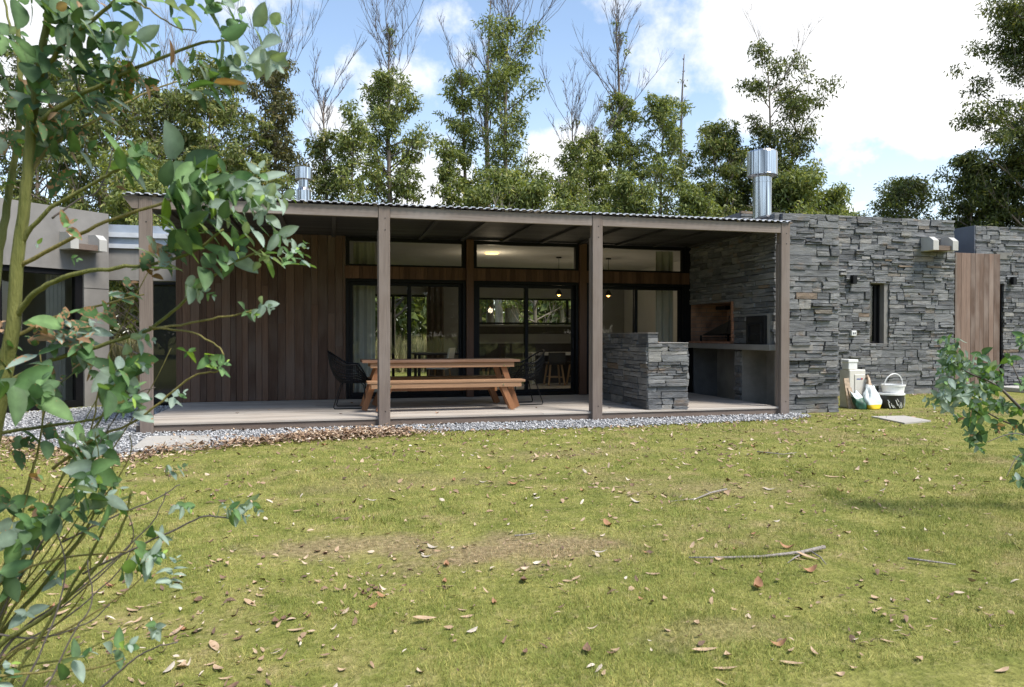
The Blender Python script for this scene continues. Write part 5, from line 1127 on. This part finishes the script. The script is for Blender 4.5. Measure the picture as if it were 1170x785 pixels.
tree_at('wide dense olive gum behind the concrete wing', 120, 96, 25, 150, c0=0.12, nl=60, K=42, fol='gum_a', seed=16, prof=puffy)
tree_at('tall olive gum seen through the sapling at far left', 40, 92, 26, 160, c0=0.12, nl=56, K=42, fol='gum_d', seed=17, prof=puffy)
tree_at('high broad gum with pointed dome left of the brown gum', 240, 96, 25, 118, c0=0.1, nl=66, K=46, fol='gum_a', seed=18, prof=lambda q: 0.55 + 0.55 * math.sin(math.pi * min(1, q * 0.8 + .25)))
tree_at('brownish gum with dead hanging bark beside the left flue', 312, 78, 26, 108, c0=0.1, nl=60, K=36, fol='gum_c', seed=19, prof=lambda q: 1.0 - 0.55 * q, bare=0.04, barebits=10)
tree_at('short dead topped gum directly behind the left flue', 372, 106, 26, 72, c0=0.12, bare=0.2, nl=48, fol='gum_a', seed=20, barebits=8, prof=lambda q: 1.0 - 0.5 * q)
tree_at('small slim gum between the left flue and the feathery gum', 404, 138, 25, 44, c0=0.12, nl=34, K=26, fol='gum_b', seed=21, prof=lambda q: 1.0 - 0.4 * q)
tree_at('gum with thin crown and bare spikes above the concrete wing', 190, 108, 28, 120, c0=0.1, nl=52, K=34, fol='gum_d', seed=22, prof=puffy, barebits=12)
tree_at('low bushy gum in front of the trunks behind the left roof', 160, 178, 22, 130, c0=0.1, nl=46, K=46, fol='gum_b', seed=23, prof=puffy, round_top=True)
tree_at('low bushy gum between the dome gum and left flue', 282, 168, 23, 110, c0=0.1, nl=44, K=46, fol='gum_a', seed=24, prof=puffy, round_top=True)
tree_at('low leafy gum filling under the tall dark gum', 612, 190, 23, 96, c0=0.1, nl=40, K=40, fol='gum_b', seed=25, prof=puffy, round_top=True)
tree_at('low leafy gum filling left of the bright puffy gum', 722, 196, 23, 100, c0=0.1, nl=42, K=42, fol='gum_b', seed=26, prof=puffy, round_top=True)
tree_at('low round gum between the puffy gum and barbecue flue', 790, 204, 22, 92, c0=0.1, nl=40, K=42, fol='gum_b', seed=27, prof=puffy, round_top=True)
tree_at('low leafy gum right of the feathery gum over the roof edge', 548, 204, 24, 64, c0=0.1, nl=32, K=36, fol='gum_b', seed=28, prof=puffy, round_top=True)
tree_at('slender feathery gum between the bare topped gum and puffy gum', 683, 150, 26, 60, c0=0.12, nl=44, K=32, fol='gum_b', seed=31, prof=lambda q: 1.0 - 0.6 * q, bare=0.05, barebits=4)
tree_at('slender gum close behind the left of barbecue flue', 842, 166, 25, 60, c0=0.12, nl=42, K=34, fol='gum_d', seed=32, prof=lambda q: 1.0 - 0.5 * q)
tree_at('thin young gum at the left of the slim gum above the roof', 512, 168, 26, 36, c0=0.12, nl=34, K=26, fol='gum_b', seed=33, prof=lambda q: 1.0 - 0.6 * q)
tree_at('dark bushy gum filling under the big dark right tree', 1140, 176, 22, 110, c0=0.14, nl=50, K=54, fol='gum_d', seed=34, prof=puffy, puff=0.42, round_top=True)
# pale trunked gums nearer the house, seen through the kitchen window strip
for i, (u, w, lab) in enumerate(((571, 0.17, 'thicker pale trunked gum seen through the kitchen window strip'), (588, 0.21, 'thickest pale trunk left of the kitchen window mullion'), (643, 0.10, 'slender gum trunk at the right of the kitchen window strip'))):
    p = at(u, 352, 23.0 + i * 0.6); gum(lab, p.x, p.y, 7.2, 1.2, c0=0.5, nl=18, K=24, fol='gum_b', brk='bark_pale', seed=40 + i, trunk_r=w, round_top=True, group='pale trunked gums behind the kitchen')

# dry tall grass and scrub beyond the house, seen through the glass
n = 30000; X = rng.uniform(-9, 13, n); Y = rng.uniform(25, 42, n); h = rng.uniform(0.5, 1.35, n) * (0.7 + 0.4 * np.sin(X * 1.7) ** 2); a = rng.uniform(0, 6.28, n); w = 0.03
B0 = np.stack([X - np.cos(a) * w, Y - np.sin(a) * w, 0 * X], 1); B1 = np.stack([X + np.cos(a) * w, Y + np.sin(a) * w, 0 * X], 1); T = np.stack([X + rng.normal(0, .22, n), Y + rng.normal(0, .22, n), h], 1)
tag(np_mesh('tall_grass', np.stack([B0, B1, T], 1).reshape(-1, 3), np.arange(3 * n).reshape(-1, 3), M['straw']), 'tall dry straw coloured grass in the field behind the house', 'tall grass', kind='stuff')
n = 60000; X = rng.uniform(-45, 60, n); Y = rng.uniform(46, 56, n) ; Hh = 5.0 + 2.0 * np.sin(X * 0.35) + 1.3 * np.sin(X * 0.9 + 1); Z = rng.random(n) ** 0.8 * Hh
V = leaf_quads(np.stack([X, Y + 1.5 * np.sin(X), Z], 1), 0.75, 0.34, 0.5, rng)
tag(np_mesh('far_wood', V, np.arange(len(V)).reshape(-1, 4), M['gum_d']), 'distant line of dark woodland beyond the field', 'woodland', kind='stuff')
# the other side of the garden: a belt of trees that shows as reflections in the glass
belt = []
for i, (x_, y_, h_, r_) in enumerate(((-6, -19, 7.0, 3.4), (1, -18, 6.2, 3.2), (8, -20, 7.2, 3.6))):
    belt.append(gum(['bushy gum mirrored in the left of the left glass door', 'rounded gum mirrored in the middle of the left glass door', 'tall gum mirrored in the right of the left glass door'][i], x_, y_, h_, r_, c0=0.04, nl=46, K=26, fol=('gum_d', 'gum_b')[i % 2], seed=60 + i, prof=puffy, leaf=(0.40, 0.15), puff=0.85, minz=0.0, round_top=True, group='trees on the near side of the garden'))
for i, (x_, y_, sc) in enumerate(((-14, -18, 1.0), (-10, -22, 1.1), (-2.5, -23, 1.15), (4.5, -23, 1.1), (11, -18, 0.9), (14.5, -22, 1.1), (18, -18, 0.95), (22, -21, 1.1), (26, -18, 1.0), (31, -20, 1.1))):
    o = copy_tree(belt[i % 3]); o.location = (x_, y_, 0); o.scale = (sc * 1.15, sc * 1.15, sc); o.rotation_euler = (0, 0, i * 1.9)
    o['label'] = ('gum of the mirrored belt ' + ('at its far left end', 'second from its left end', 'behind the two left gums', 'behind the middle of the left door', 'before the middle glass door', 'behind the middle glass door', 'before the right glass door', 'behind the right glass door', 'second from its right end', 'at its far right end')[i])
src = [o for o in C.objects if o.name.startswith('gum_tree') and o.parent is None][15:19]
for i, (x_, y_, sc, lab) in enumerate(((-12, 4, 0.9, 'first unseen tall gum added left of the garden to dim side light'), (-13, 9.5, 0.95, 'second unseen tall gum added left of the garden to dim side light'), (-12, -2, 0.9, 'unseen gum added at the near left to dim side light'), (-13, 16, 0.9, 'unseen gum added at the far left to dim side light'))):
    o = copy_tree(src[i]); o.location = (x_, y_, 0); o.scale = (sc * 1.5, sc * 1.6, sc); o['label'] = lab; o['group'] = 'unseen gums added to dim light from the left'  # out-of-view gums added to hold back skylight from the left

# ------------------------------------------------------------------ eucalyptus saplings close to the viewer
LEAFROWS = 6
def sap_leaf(pos, d, nrm, L, W_, curl, fold):
    s = d.cross(nrm).normalized(); n_ = s.cross(d).normalized(); V = []
    for i in range(LEAFROWS + 1):
        t = i / LEAFROWS; ww = W_ / 2 * (math.sin(math.pi * t ** 0.72) ** 0.72 if 0 < t < 1 else 0.03)
        c = pos + d * (L * (t - 0.12 * curl * t * t)) - n_ * (curl * L * 0.45 * t * t)
        V += [c - s * ww + n_ * (fold * ww), c, c + s * ww + n_ * (fold * ww)]
    return V
LF_ = []
for i in range(LEAFROWS):
    for j in (0, 1): a_ = i * 3 + j; LF_.append((a_, a_ + 1, a_ + 4, a_ + 3))
LF_ = np.array(LF_)
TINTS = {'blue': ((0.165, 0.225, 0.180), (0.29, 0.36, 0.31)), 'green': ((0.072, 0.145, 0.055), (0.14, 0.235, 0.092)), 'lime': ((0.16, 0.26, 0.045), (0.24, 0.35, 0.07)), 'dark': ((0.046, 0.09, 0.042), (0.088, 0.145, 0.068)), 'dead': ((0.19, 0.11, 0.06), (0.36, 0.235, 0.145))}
class Foliage:
    def __init__(s, seed): s.V = []; s.col = []; s.rs = random.Random(seed)
    def leaf(s, pos, d, nrm, L, tint, spot, wf=0.54):
        rs = s.rs; V = sap_leaf(pos, d, nrm, L, L * wf * rs.uniform(0.7, 1.1), rs.uniform(0.0, 0.55), rs.uniform(0.05, 0.45))
        a, b = TINTS[tint]; k = rs.random(); c = [a[i] + (b[i] - a[i]) * k for i in range(3)]
        s.V += [tuple(q) for q in V]; s.col += [(*(min(1, x * 1.4) for x in c), spot * 0.4) if i % 3 == 1 else (*c, spot) for i in range(len(V))]
    def cluster(s, c, rad, n, L, mix, spot=0.0, axis=None):
        """leaves in crossed pairs along a few short shoots round c"""
        rs = s.rs; ns = max(1, n // 7); out = []
        for k in range(ns):
            ax = (axis or Vector((0.5, -0.1, 0.3))).normalized(); ax = (ax + Vector((rs.uniform(-1, 1), rs.uniform(-1, 1), rs.uniform(-1, .8)))).normalized()
            tip = c + Vector((rs.gauss(0, rad * 0.5), rs.gauss(0, rad * 0.45), rs.gauss(0, rad * 0.5))) if ns > 1 else c + ax * rad * 0.4
            m = max(1, round(n / ns / 2)); out.append((tip - ax * (m * L * 0.22), tip))
            u = ax.orthogonal().normalized(); v = ax.cross(u)
            for i in range(m):
                ph = (i % 2) * math.pi / 2 + rs.uniform(-.3, .3); p = tip - ax * (i * L * 0.27); sc = (0.35, 0.62, 0.9, 1.0, 1.0, 1.0)[min(i, 5)] * rs.uniform(0.6, 1.12)
                for sg in (1, -1):
                    o = (u * math.cos(ph) + v * math.sin(ph)) * sg
                    d = (o * 1.0 + ax * (0.75 if i < 2 else 0.35) + Vector((0, 0, -0.28)) + Vector((rs.uniform(-.25, .25), rs.uniform(-.25, .25), rs.uniform(-.25, .25)))).normalized()
                    nr = (ax * 0.7 - o * 0.2 + Vector((rs.uniform(-.3, .3), -0.35 + rs.uniform(-.3, .3), 0.5 + rs.uniform(-.3, .3)))).normalized()
                    if abs(nr.dot(d)) > 0.9: nr = Vector((0, -1, 0.2))
                    tn = rs.choices([q[0] for q in mix], [q[1] for q in mix])[0]
                    if i == 0 and tn in ('blue', 'green') and rs.random() < 0.18: tn = 'lime'
                    s.leaf(p, d, nr, L * sc, tn, spot if rs.random() < 0.75 else spot * 0.3)
        return out
    def build(s, parent):
        k = (LEAFROWS + 1) * 3; n = len(s.V) // k
        F = (LF_[None] + (np.arange(n) * k)[:, None, None]).reshape(-1, 4)
        return np_mesh('foliage', np.array(s.V), F, M['sap_leaf'], parent, col=np.array(s.col), smooth=True)
def px_len(L_px, Y): return L_px / FPX * Y / math.cos(YAW) * 0.98
def smooth_path(pts, k=5):
    out = []
    P_ = [pts[0]] + pts + [pts[-1]]
    for i in range(1, len(P_) - 2):
        for j in range(k):
            t = j / k; a, b, c, d = P_[i - 1], P_[i], P_[i + 1], P_[i + 2]
            out.append(0.5 * ((2 * b) + (c - a) * t + (2 * a - 5 * b + 4 * c - d) * t * t + (3 * b - a - 3 * c + d) * t ** 3))
    out.append(pts[-1]); return out
sap = thing('eucalyptus_sapling', 'young eucalyptus with round blue green leaves at the left edge', 'sapling', (-0.97, 2.2, 0))
fo = Foliage(5)
def branch(pxs, y0, y1, r0, r1, mt='stem_green', nm='branch', n=6):
    m_ = len(pxs); pts = [at(u, v, y0 + (y1 - y0) * i / (m_ - 1)) for i, (u, v) in enumerate(pxs)]
    pts = smooth_path(pts); mb = MB(); k = len(pts); rs = fo.rs
    pts = [p + Vector((rs.gauss(0, .0012), rs.gauss(0, .0012), rs.gauss(0, .0012))) for p in pts]
    mb.tube(pts, [r0 + (r1 - r0) * (i / (k - 1)) ** 0.8 for i in range(k)], n); return mb.build(nm, M[mt], sap, smooth=True)
# main stem and secondary stems rising from the base outside the frame
branch([(-75, 1010), (-30, 640), (0, 450), (13, 385), (20, 300), (29, 215), (38, 130), (50, 50), (62, -60)], 2.2, 2.2, 0.026, 0.008, nm='stem', n=10)
branch([(-75, 1010), (-40, 640), (-12, 380), (-2, 300), (8, 235), (20, 160), (22, 60), (10, -40)], 2.25, 2.45, 0.018, 0.006, nm='stem', n=8)
BR = [ # px path, depth start/end, radius start/end, colour
 ([(36, 155), (52, 133), (85, 112), (123, 93), (167, 73), (230, 50), (262, 46)], 2.2, 2.0, 0.0085, 0.003, 'stem_green'),
 ([(44, 92), (60, 66), (82, 41), (125, 8), (150, -20)], 2.2, 2.05, 0.007, 0.004, 'stem_green'),
 ([(30, 205), (60, 165), (110, 137), (163, 108), (205, 92)], 2.2, 2.35, 0.006, 0.002, 'stem_yellow'),
 ([(23, 280), (49, 245), (106, 210), (130, 196), (150, 185)], 2.2, 2.1, 0.0075, 0.003, 'stem_green'),
 ([(21, 306), (73, 277), (122, 253), (212, 224), (250, 215)], 2.2, 2.0, 0.006, 0.003, 'stem_yellow'),
 ([(17, 362), (41, 334), (81, 314), (134, 306), (175, 302), (220, 288), (255, 262)], 2.2, 1.95, 0.0085, 0.003, 'stem_green'),
 ([(14, 385), (61, 363), (122, 347), (165, 336)], 2.2, 2.3, 0.006, 0.002, 'stem_yellow'),
 ([(4, 440), (50, 415), (98, 400), (163, 379), (190, 362), (228, 330), (262, 302), (300, 285)], 2.2, 2.0, 0.007, 0.0025, 'stem_green'),
 ([(175, 376), (228, 367), (262, 361), (292, 354)], 2.05, 2.0, 0.0035, 0.002, 'stem_yellow'),
 ([(172, 375), (216, 379), (243, 392), (256, 405)], 2.05, 1.95, 0.003, 0.002, 'stem_yellow'),
 ([(60, 535), (110, 500), (155, 481), (185, 458), (220, 430), (250, 424)], 2.1, 1.95, 0.0045, 0.002, 'stem_yellow'),
 ([(-30, 500), (20, 492), (61, 486), (110, 478), (160, 455)], 2.3, 2.2, 0.006, 0.003, 'stem_green'),
 ([(-60, 800), (0, 737), (50, 705), (90, 670), (135, 612), (150, 560)], 2.15, 1.95, 0.007, 0.003, 'stem_green'),
 ([(-50, 850), (-10, 742), (40, 680), (97, 606), (115, 570)], 2.2, 2.1, 0.008, 0.003, 'stem_green'),
 ([(-40, 900), (5, 795), (60, 705), (100, 640), (122, 596)], 2.1, 2.0, 0.006, 0.003, 'stem_green'),
 ([(95, 655), (150, 628), (202, 604), (233, 590), (262, 592)], 2.05, 1.9, 0.0032, 0.002, 'bark_twig'),
 ([(70, 620), (130, 590), (175, 572), (206, 553)], 2.15, 2.2, 0.003, 0.0015, 'bark_twig'),
 ([(-40, 775), (40, 768), (109, 764), (140, 752)], 2.0, 1.95, 0.004, 0.002, 'stem_yellow'),
 ([(100, 800), (140, 765), (167, 744), (202, 734)], 1.95, 1.9, 0.003, 0.0015, 'bark_twig'),
 ([(-30, 690), (20, 655), (60, 640), (120, 632), (175, 628)], 2.1, 2.0, 0.004, 0.002, 'stem_yellow'),
 ([(-20, 660), (30, 560), (50, 470), (45, 400)], 2.3, 2.35, 0.005, 0.002, 'stem_yellow'),
 ([(-20, 760), (25, 640), (75, 540), (120, 470)], 2.25, 2.25, 0.005, 0.002, 'stem_green'),
 ([(20, 800), (60, 715), (75, 650), (62, 600)], 2.0, 2.05, 0.003, 0.0015, 'bark_twig'),
 ([(10, 830), (50, 790), (85, 720), (105, 690), (100, 640)], 1.95, 2.0, 0.003, 0.0015, 'bark_twig'),
 ([(-20, 720), (40, 730), (100, 712), (125, 690)], 2.1, 2.1, 0.003, 0.0015, 'bark_twig'),
 ([(150, 0), (170, 10), (195, 28), (225, 36)], 2.05, 2.0, 0.003, 0.0015, 'stem_yellow'),
 ([(40, 112), (25, 70), (12, 30), (0, -20)], 2.2, 2.3, 0.005, 0.003, 'stem_green'),
 ([(100, 520), (108, 470), (120, 420), (135, 380), (170, 310)], 2.15, 2.2, 0.003, 0.0015, 'stem_yellow'),
 ([(60, 250), (90, 228), (115, 215), (135, 150)], 2.2, 2.25, 0.003, 0.0015, 'bark_twig'),
]
rb = random.Random(77)
for k_ in range(16):      # thin suckers fanning out of the base
    u1 = rb.uniform(20, 175); v1 = rb.uniform(440, 720); y_ = rb.uniform(1.95, 2.35)
    BR.append(([(-50 + rb.uniform(-20, 20), 880), (-20 + u1 * 0.15, 800 - (800 - v1) * 0.3), (u1 * 0.55, v1 + (800 - v1) * 0.30 + 10), (u1, v1), (u1 + rb.uniform(0, 40), v1 - rb.uniform(10, 60))], 2.15, y_, rb.uniform(0.0025, 0.0048), 0.0012, rb.choice(('stem_green', 'stem_yellow', 'stem_yellow', 'bark_twig'))))
for pxs, y0, y1, r0, r1, mt in BR: branch(pxs, y0, y1, r0, r1, mt)
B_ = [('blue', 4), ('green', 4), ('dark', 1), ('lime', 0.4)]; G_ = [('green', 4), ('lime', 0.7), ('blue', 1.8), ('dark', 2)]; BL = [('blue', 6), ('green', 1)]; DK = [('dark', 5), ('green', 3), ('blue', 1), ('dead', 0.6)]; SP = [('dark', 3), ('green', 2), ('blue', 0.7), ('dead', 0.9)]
CL = [ # u, v, radius px, leaves, leaf px, depth, mix, spots
 (305, 52, 26, 20, 40, 1.98, BL, 0.05), (275, 55, 20, 10, 42, 2.0, G_, 0.1), (238, 78, 22, 14, 38, 2.02, DK, 0.25), (252, 95, 16, 8, 34, 2.05, G_, 0.2), (236, 5, 22, 6, 40, 2.0, BL, 0.05), (200, 20, 6, 3, 30, 2.05, G_, 0.1), (255, -2, 14, 4, 34, 2.0, G_, 0),
 (150, 172, 20, 14, 46, 2.08, G_, 0.1), (135, 210, 8, 4, 36, 2.1, SP, 0.5),
 (235, 220, 34, 26, 50, 1.98, G_, 0.03), (262, 238, 30, 22, 46, 1.98, B_, 0.03), (215, 262, 24, 14, 46, 2.0, G_, 0.08), (295, 250, 30, 24, 38, 1.98, BL, 0.02), (300, 215, 24, 16, 36, 2.0, BL, 0.02), (312, 285, 20, 14, 28, 1.98, BL, 0.05), (338, 285, 16, 12, 24, 1.97, B_, 0), (270, 285, 22, 12, 40, 1.99, G_, 0.05), (200, 285, 14, 6, 38, 2.02, SP, 0.6),
 (298, 356, 12, 12, 26, 2.0, B_, 0.05), (256, 412, 12, 12, 24, 1.95, [('green', 4), ('lime', 3)], 0.05), (236, 335, 14, 10, 28, 2.0, B_, 0.3), (218, 402, 8, 6, 20, 2.0, [('lime', 2), ('green', 2)], 0.1),
 (185, 405, 24, 12, 32, 2.05, BL, 0.1), (140, 445, 26, 16, 52, 2.0, G_, 0.15), (160, 425, 20, 12, 40, 2.05, B_, 0.3), (120, 495, 24, 16, 44, 2.05, B_, 0.1), (150, 462, 18, 10, 36, 2.1, G_, 0.2),
 (28, 430, 26, 14, 62, 1.95, [('dark', 3), ('green', 5)], 0.12), (40, 395, 20, 8, 44, 2.1, SP, 0.6), (75, 365, 22, 9, 44, 2.1, SP, 0.8), (88, 385, 14, 6, 40, 2.1, SP, 0.8), (42, 372, 10, 3, 42, 2.1, SP, 0.75), (105, 375, 20, 10, 36, 2.15, BL, 0.35), (160, 345, 22, 12, 34, 2.15, SP, 0.75), (62, 435, 18, 9, 36, 2.15, SP, 0.7), (95, 430, 26, 14, 34, 2.15, SP, 0.6), (8, 400, 14, 6, 40, 2.2, SP, 0.8), (0, 372, 8, 3, 36, 2.2, [('dead', 1)], 0.3),
 (115, 560, 28, 22, 48, 2.0, G_, 0.08), (90, 585, 26, 18, 46, 2.0, G_, 0.08), (135, 580, 22, 14, 42, 1.98, B_, 0.1), (100, 520, 14, 6, 36, 2.1, DK, 0.2),
 (180, 622, 20, 18, 34, 1.95, B_, 0.05), (165, 648, 18, 12, 34, 1.97, G_, 0.05), (200, 645, 16, 10, 28, 1.97, BL, 0.05), (272, 580, 13, 10, 28, 1.9, BL, 0), (288, 600, 15, 12, 28, 1.9, BL, 0), (130, 745, 24, 14, 40, 1.9, B_, 0.05), (178, 720, 12, 6, 28, 1.9, BL, 0), (206, 534, 14, 10, 20, 2.1, B_, 0.05), (212, 580, 16, 8, 24, 2.15, B_, 0.1),
 (25, 620, 24, 12, 40, 2.1, B_, 0.15), (10, 575, 20, 9, 36, 2.2, SP, 0.6), (48, 590, 20, 10, 30, 2.2, SP, 0.8), (15, 665, 24, 10, 40, 2.1, G_, 0.15), (30, 700, 14, 6, 30, 2.1, BL, 0.1), (8, 765, 16, 8, 36, 2.0, B_, 0.1), (60, 500, 20, 8, 36, 2.25, SP, 0.5), (25, 510, 18, 6, 36, 2.25, DK, 0.4), (65, 660, 14, 5, 28, 2.15, BL, 0.1), (35, 545, 14, 5, 30, 2.2, [('dead', 2), ('green', 1)], 0.5),
 # the mostly dark-leaved top of the sapling
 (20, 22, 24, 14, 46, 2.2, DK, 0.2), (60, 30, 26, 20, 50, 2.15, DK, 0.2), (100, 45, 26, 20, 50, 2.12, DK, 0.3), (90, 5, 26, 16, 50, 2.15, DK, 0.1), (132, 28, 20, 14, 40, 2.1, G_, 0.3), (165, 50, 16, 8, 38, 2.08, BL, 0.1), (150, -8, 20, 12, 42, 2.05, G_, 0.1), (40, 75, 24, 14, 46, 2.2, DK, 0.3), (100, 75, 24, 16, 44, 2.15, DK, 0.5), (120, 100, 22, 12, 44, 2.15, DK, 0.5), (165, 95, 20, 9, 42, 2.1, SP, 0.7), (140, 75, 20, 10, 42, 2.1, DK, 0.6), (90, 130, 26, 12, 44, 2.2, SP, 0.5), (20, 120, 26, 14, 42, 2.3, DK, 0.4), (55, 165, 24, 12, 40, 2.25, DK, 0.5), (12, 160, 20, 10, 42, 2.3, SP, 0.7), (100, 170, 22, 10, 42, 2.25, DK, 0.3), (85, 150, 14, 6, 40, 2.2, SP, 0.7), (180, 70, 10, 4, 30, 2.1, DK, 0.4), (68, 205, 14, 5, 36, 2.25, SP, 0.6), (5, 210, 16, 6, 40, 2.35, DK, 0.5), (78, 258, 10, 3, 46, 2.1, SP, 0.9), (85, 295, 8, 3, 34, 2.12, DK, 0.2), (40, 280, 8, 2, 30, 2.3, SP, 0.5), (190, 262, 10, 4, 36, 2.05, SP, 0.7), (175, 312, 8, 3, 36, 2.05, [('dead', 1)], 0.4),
]
for u, v, rp, n_, lp, Yd, mix, sp in CL:
    c = at(u, v, Yd); sh = fo.cluster(c, px_len(rp * 1.05, Yd), round(n_ * (1.6 if u > 190 and v < 310 else 1.3 if u > 60 else 1.0)), px_len(lp * (0.90 if u > 190 and v < 310 else 0.76), Yd), mix, sp + (0.28 if u < 215 and 90 < v < 640 else 0.05), Vector((0.5, -0.15, 0.1)))
fo.build(sap)

sh_ = thing('eucalyptus_shrub', 'low eucalyptus branches with blue green leaves at the right edge', 'sapling', (5.45, 4.15, 0))
fo2 = Foliage(9)
def br2(pxs, y0, y1, r0, r1, mt='bark_twig'):
    m_ = len(pxs); pts = smooth_path([at(u, v, y0 + (y1 - y0) * i / (m_ - 1)) for i, (u, v) in enumerate(pxs)]); k = len(pts); mb = MB(); mb.tube(pts, [r0 + (r1 - r0) * i / (k - 1) for i in range(k)], 6); mb.build('branch', M[mt], sh_, smooth=True)
base_px = (1290, 640)
br2([base_px, (1225, 520), (1170, 470), (1138, 440), (1105, 425), (1080, 405)], 4.15, 4.2, 0.016, 0.003)
br2([base_px, (1230, 560), (1180, 500), (1140, 478), (1110, 462)], 4.15, 4.3, 0.012, 0.003)
br2([(1200, 495), (1175, 455), (1158, 420), (1150, 400)], 4.15, 4.25, 0.007, 0.002)
br2([(1190, 505), (1160, 495), (1128, 505)], 4.15, 4.05, 0.006, 0.002)
br2([(1225, 560), (1190, 530), (1165, 520), (1150, 545)], 4.15, 4.0, 0.006, 0.002)
br2([(1215, 520), (1190, 440), (1170, 400)], 4.15, 4.2, 0.006, 0.002)
for u, v, rp, n_, lp, Yd, mix, sp in ((1078, 398, 16, 22, 17, 4.2, B_, 0.02), (1095, 412, 20, 36, 18, 4.2, BL, 0.02), (1075, 425, 16, 20, 18, 4.2, B_, 0.02), (1115, 425, 20, 30, 18, 4.2, B_, 0.03), (1100, 445, 22, 40, 19, 4.15, BL, 0.03), (1078, 455, 14, 18, 20, 4.15, BL, 0.05), (1130, 440, 18, 22, 18, 4.2, G_, 0.1), (1112, 465, 18, 24, 19, 4.15, G_, 0.1), (1135, 462, 16, 16, 18, 4.2, G_, 0.15), (1150, 470, 16, 16, 17, 4.2, G_, 0.2), (1168, 490, 16, 14, 17, 4.15, DK, 0.2), (1112, 492, 12, 12, 18, 4.1, DK, 0.2), (1095, 470, 10, 10, 20, 4.1, DK, 0.1), (1120, 512, 10, 6, 18, 4.05, DK, 0.4), (1165, 392, 10, 8, 17, 4.2, G_, 0), (1155, 412, 8, 6, 16, 4.2, [('lime', 2), ('green', 2)], 0), (1172, 430, 12, 8, 17, 4.2, G_, 0.1), (1160, 548, 8, 6, 14, 4.0, DK, 0.2), (1170, 520, 10, 8, 16, 4.05, DK, 0.3), (1140, 490, 8, 6, 16, 4.15, SP, 0.5), (1185, 460, 24, 24, 18, 4.2, G_, 0.1), (1200, 510, 26, 26, 18, 4.15, G_, 0.1), (1215, 560, 26, 22, 18, 4.1, DK, 0.1)):
    fo2.cluster(at(u, v, Yd), px_len(rp, Yd), round(n_ * 1.9), px_len(lp * 1.05, Yd), mix, sp, Vector((-0.5, -0.15, 0.15)))
fo2.build(sh_)
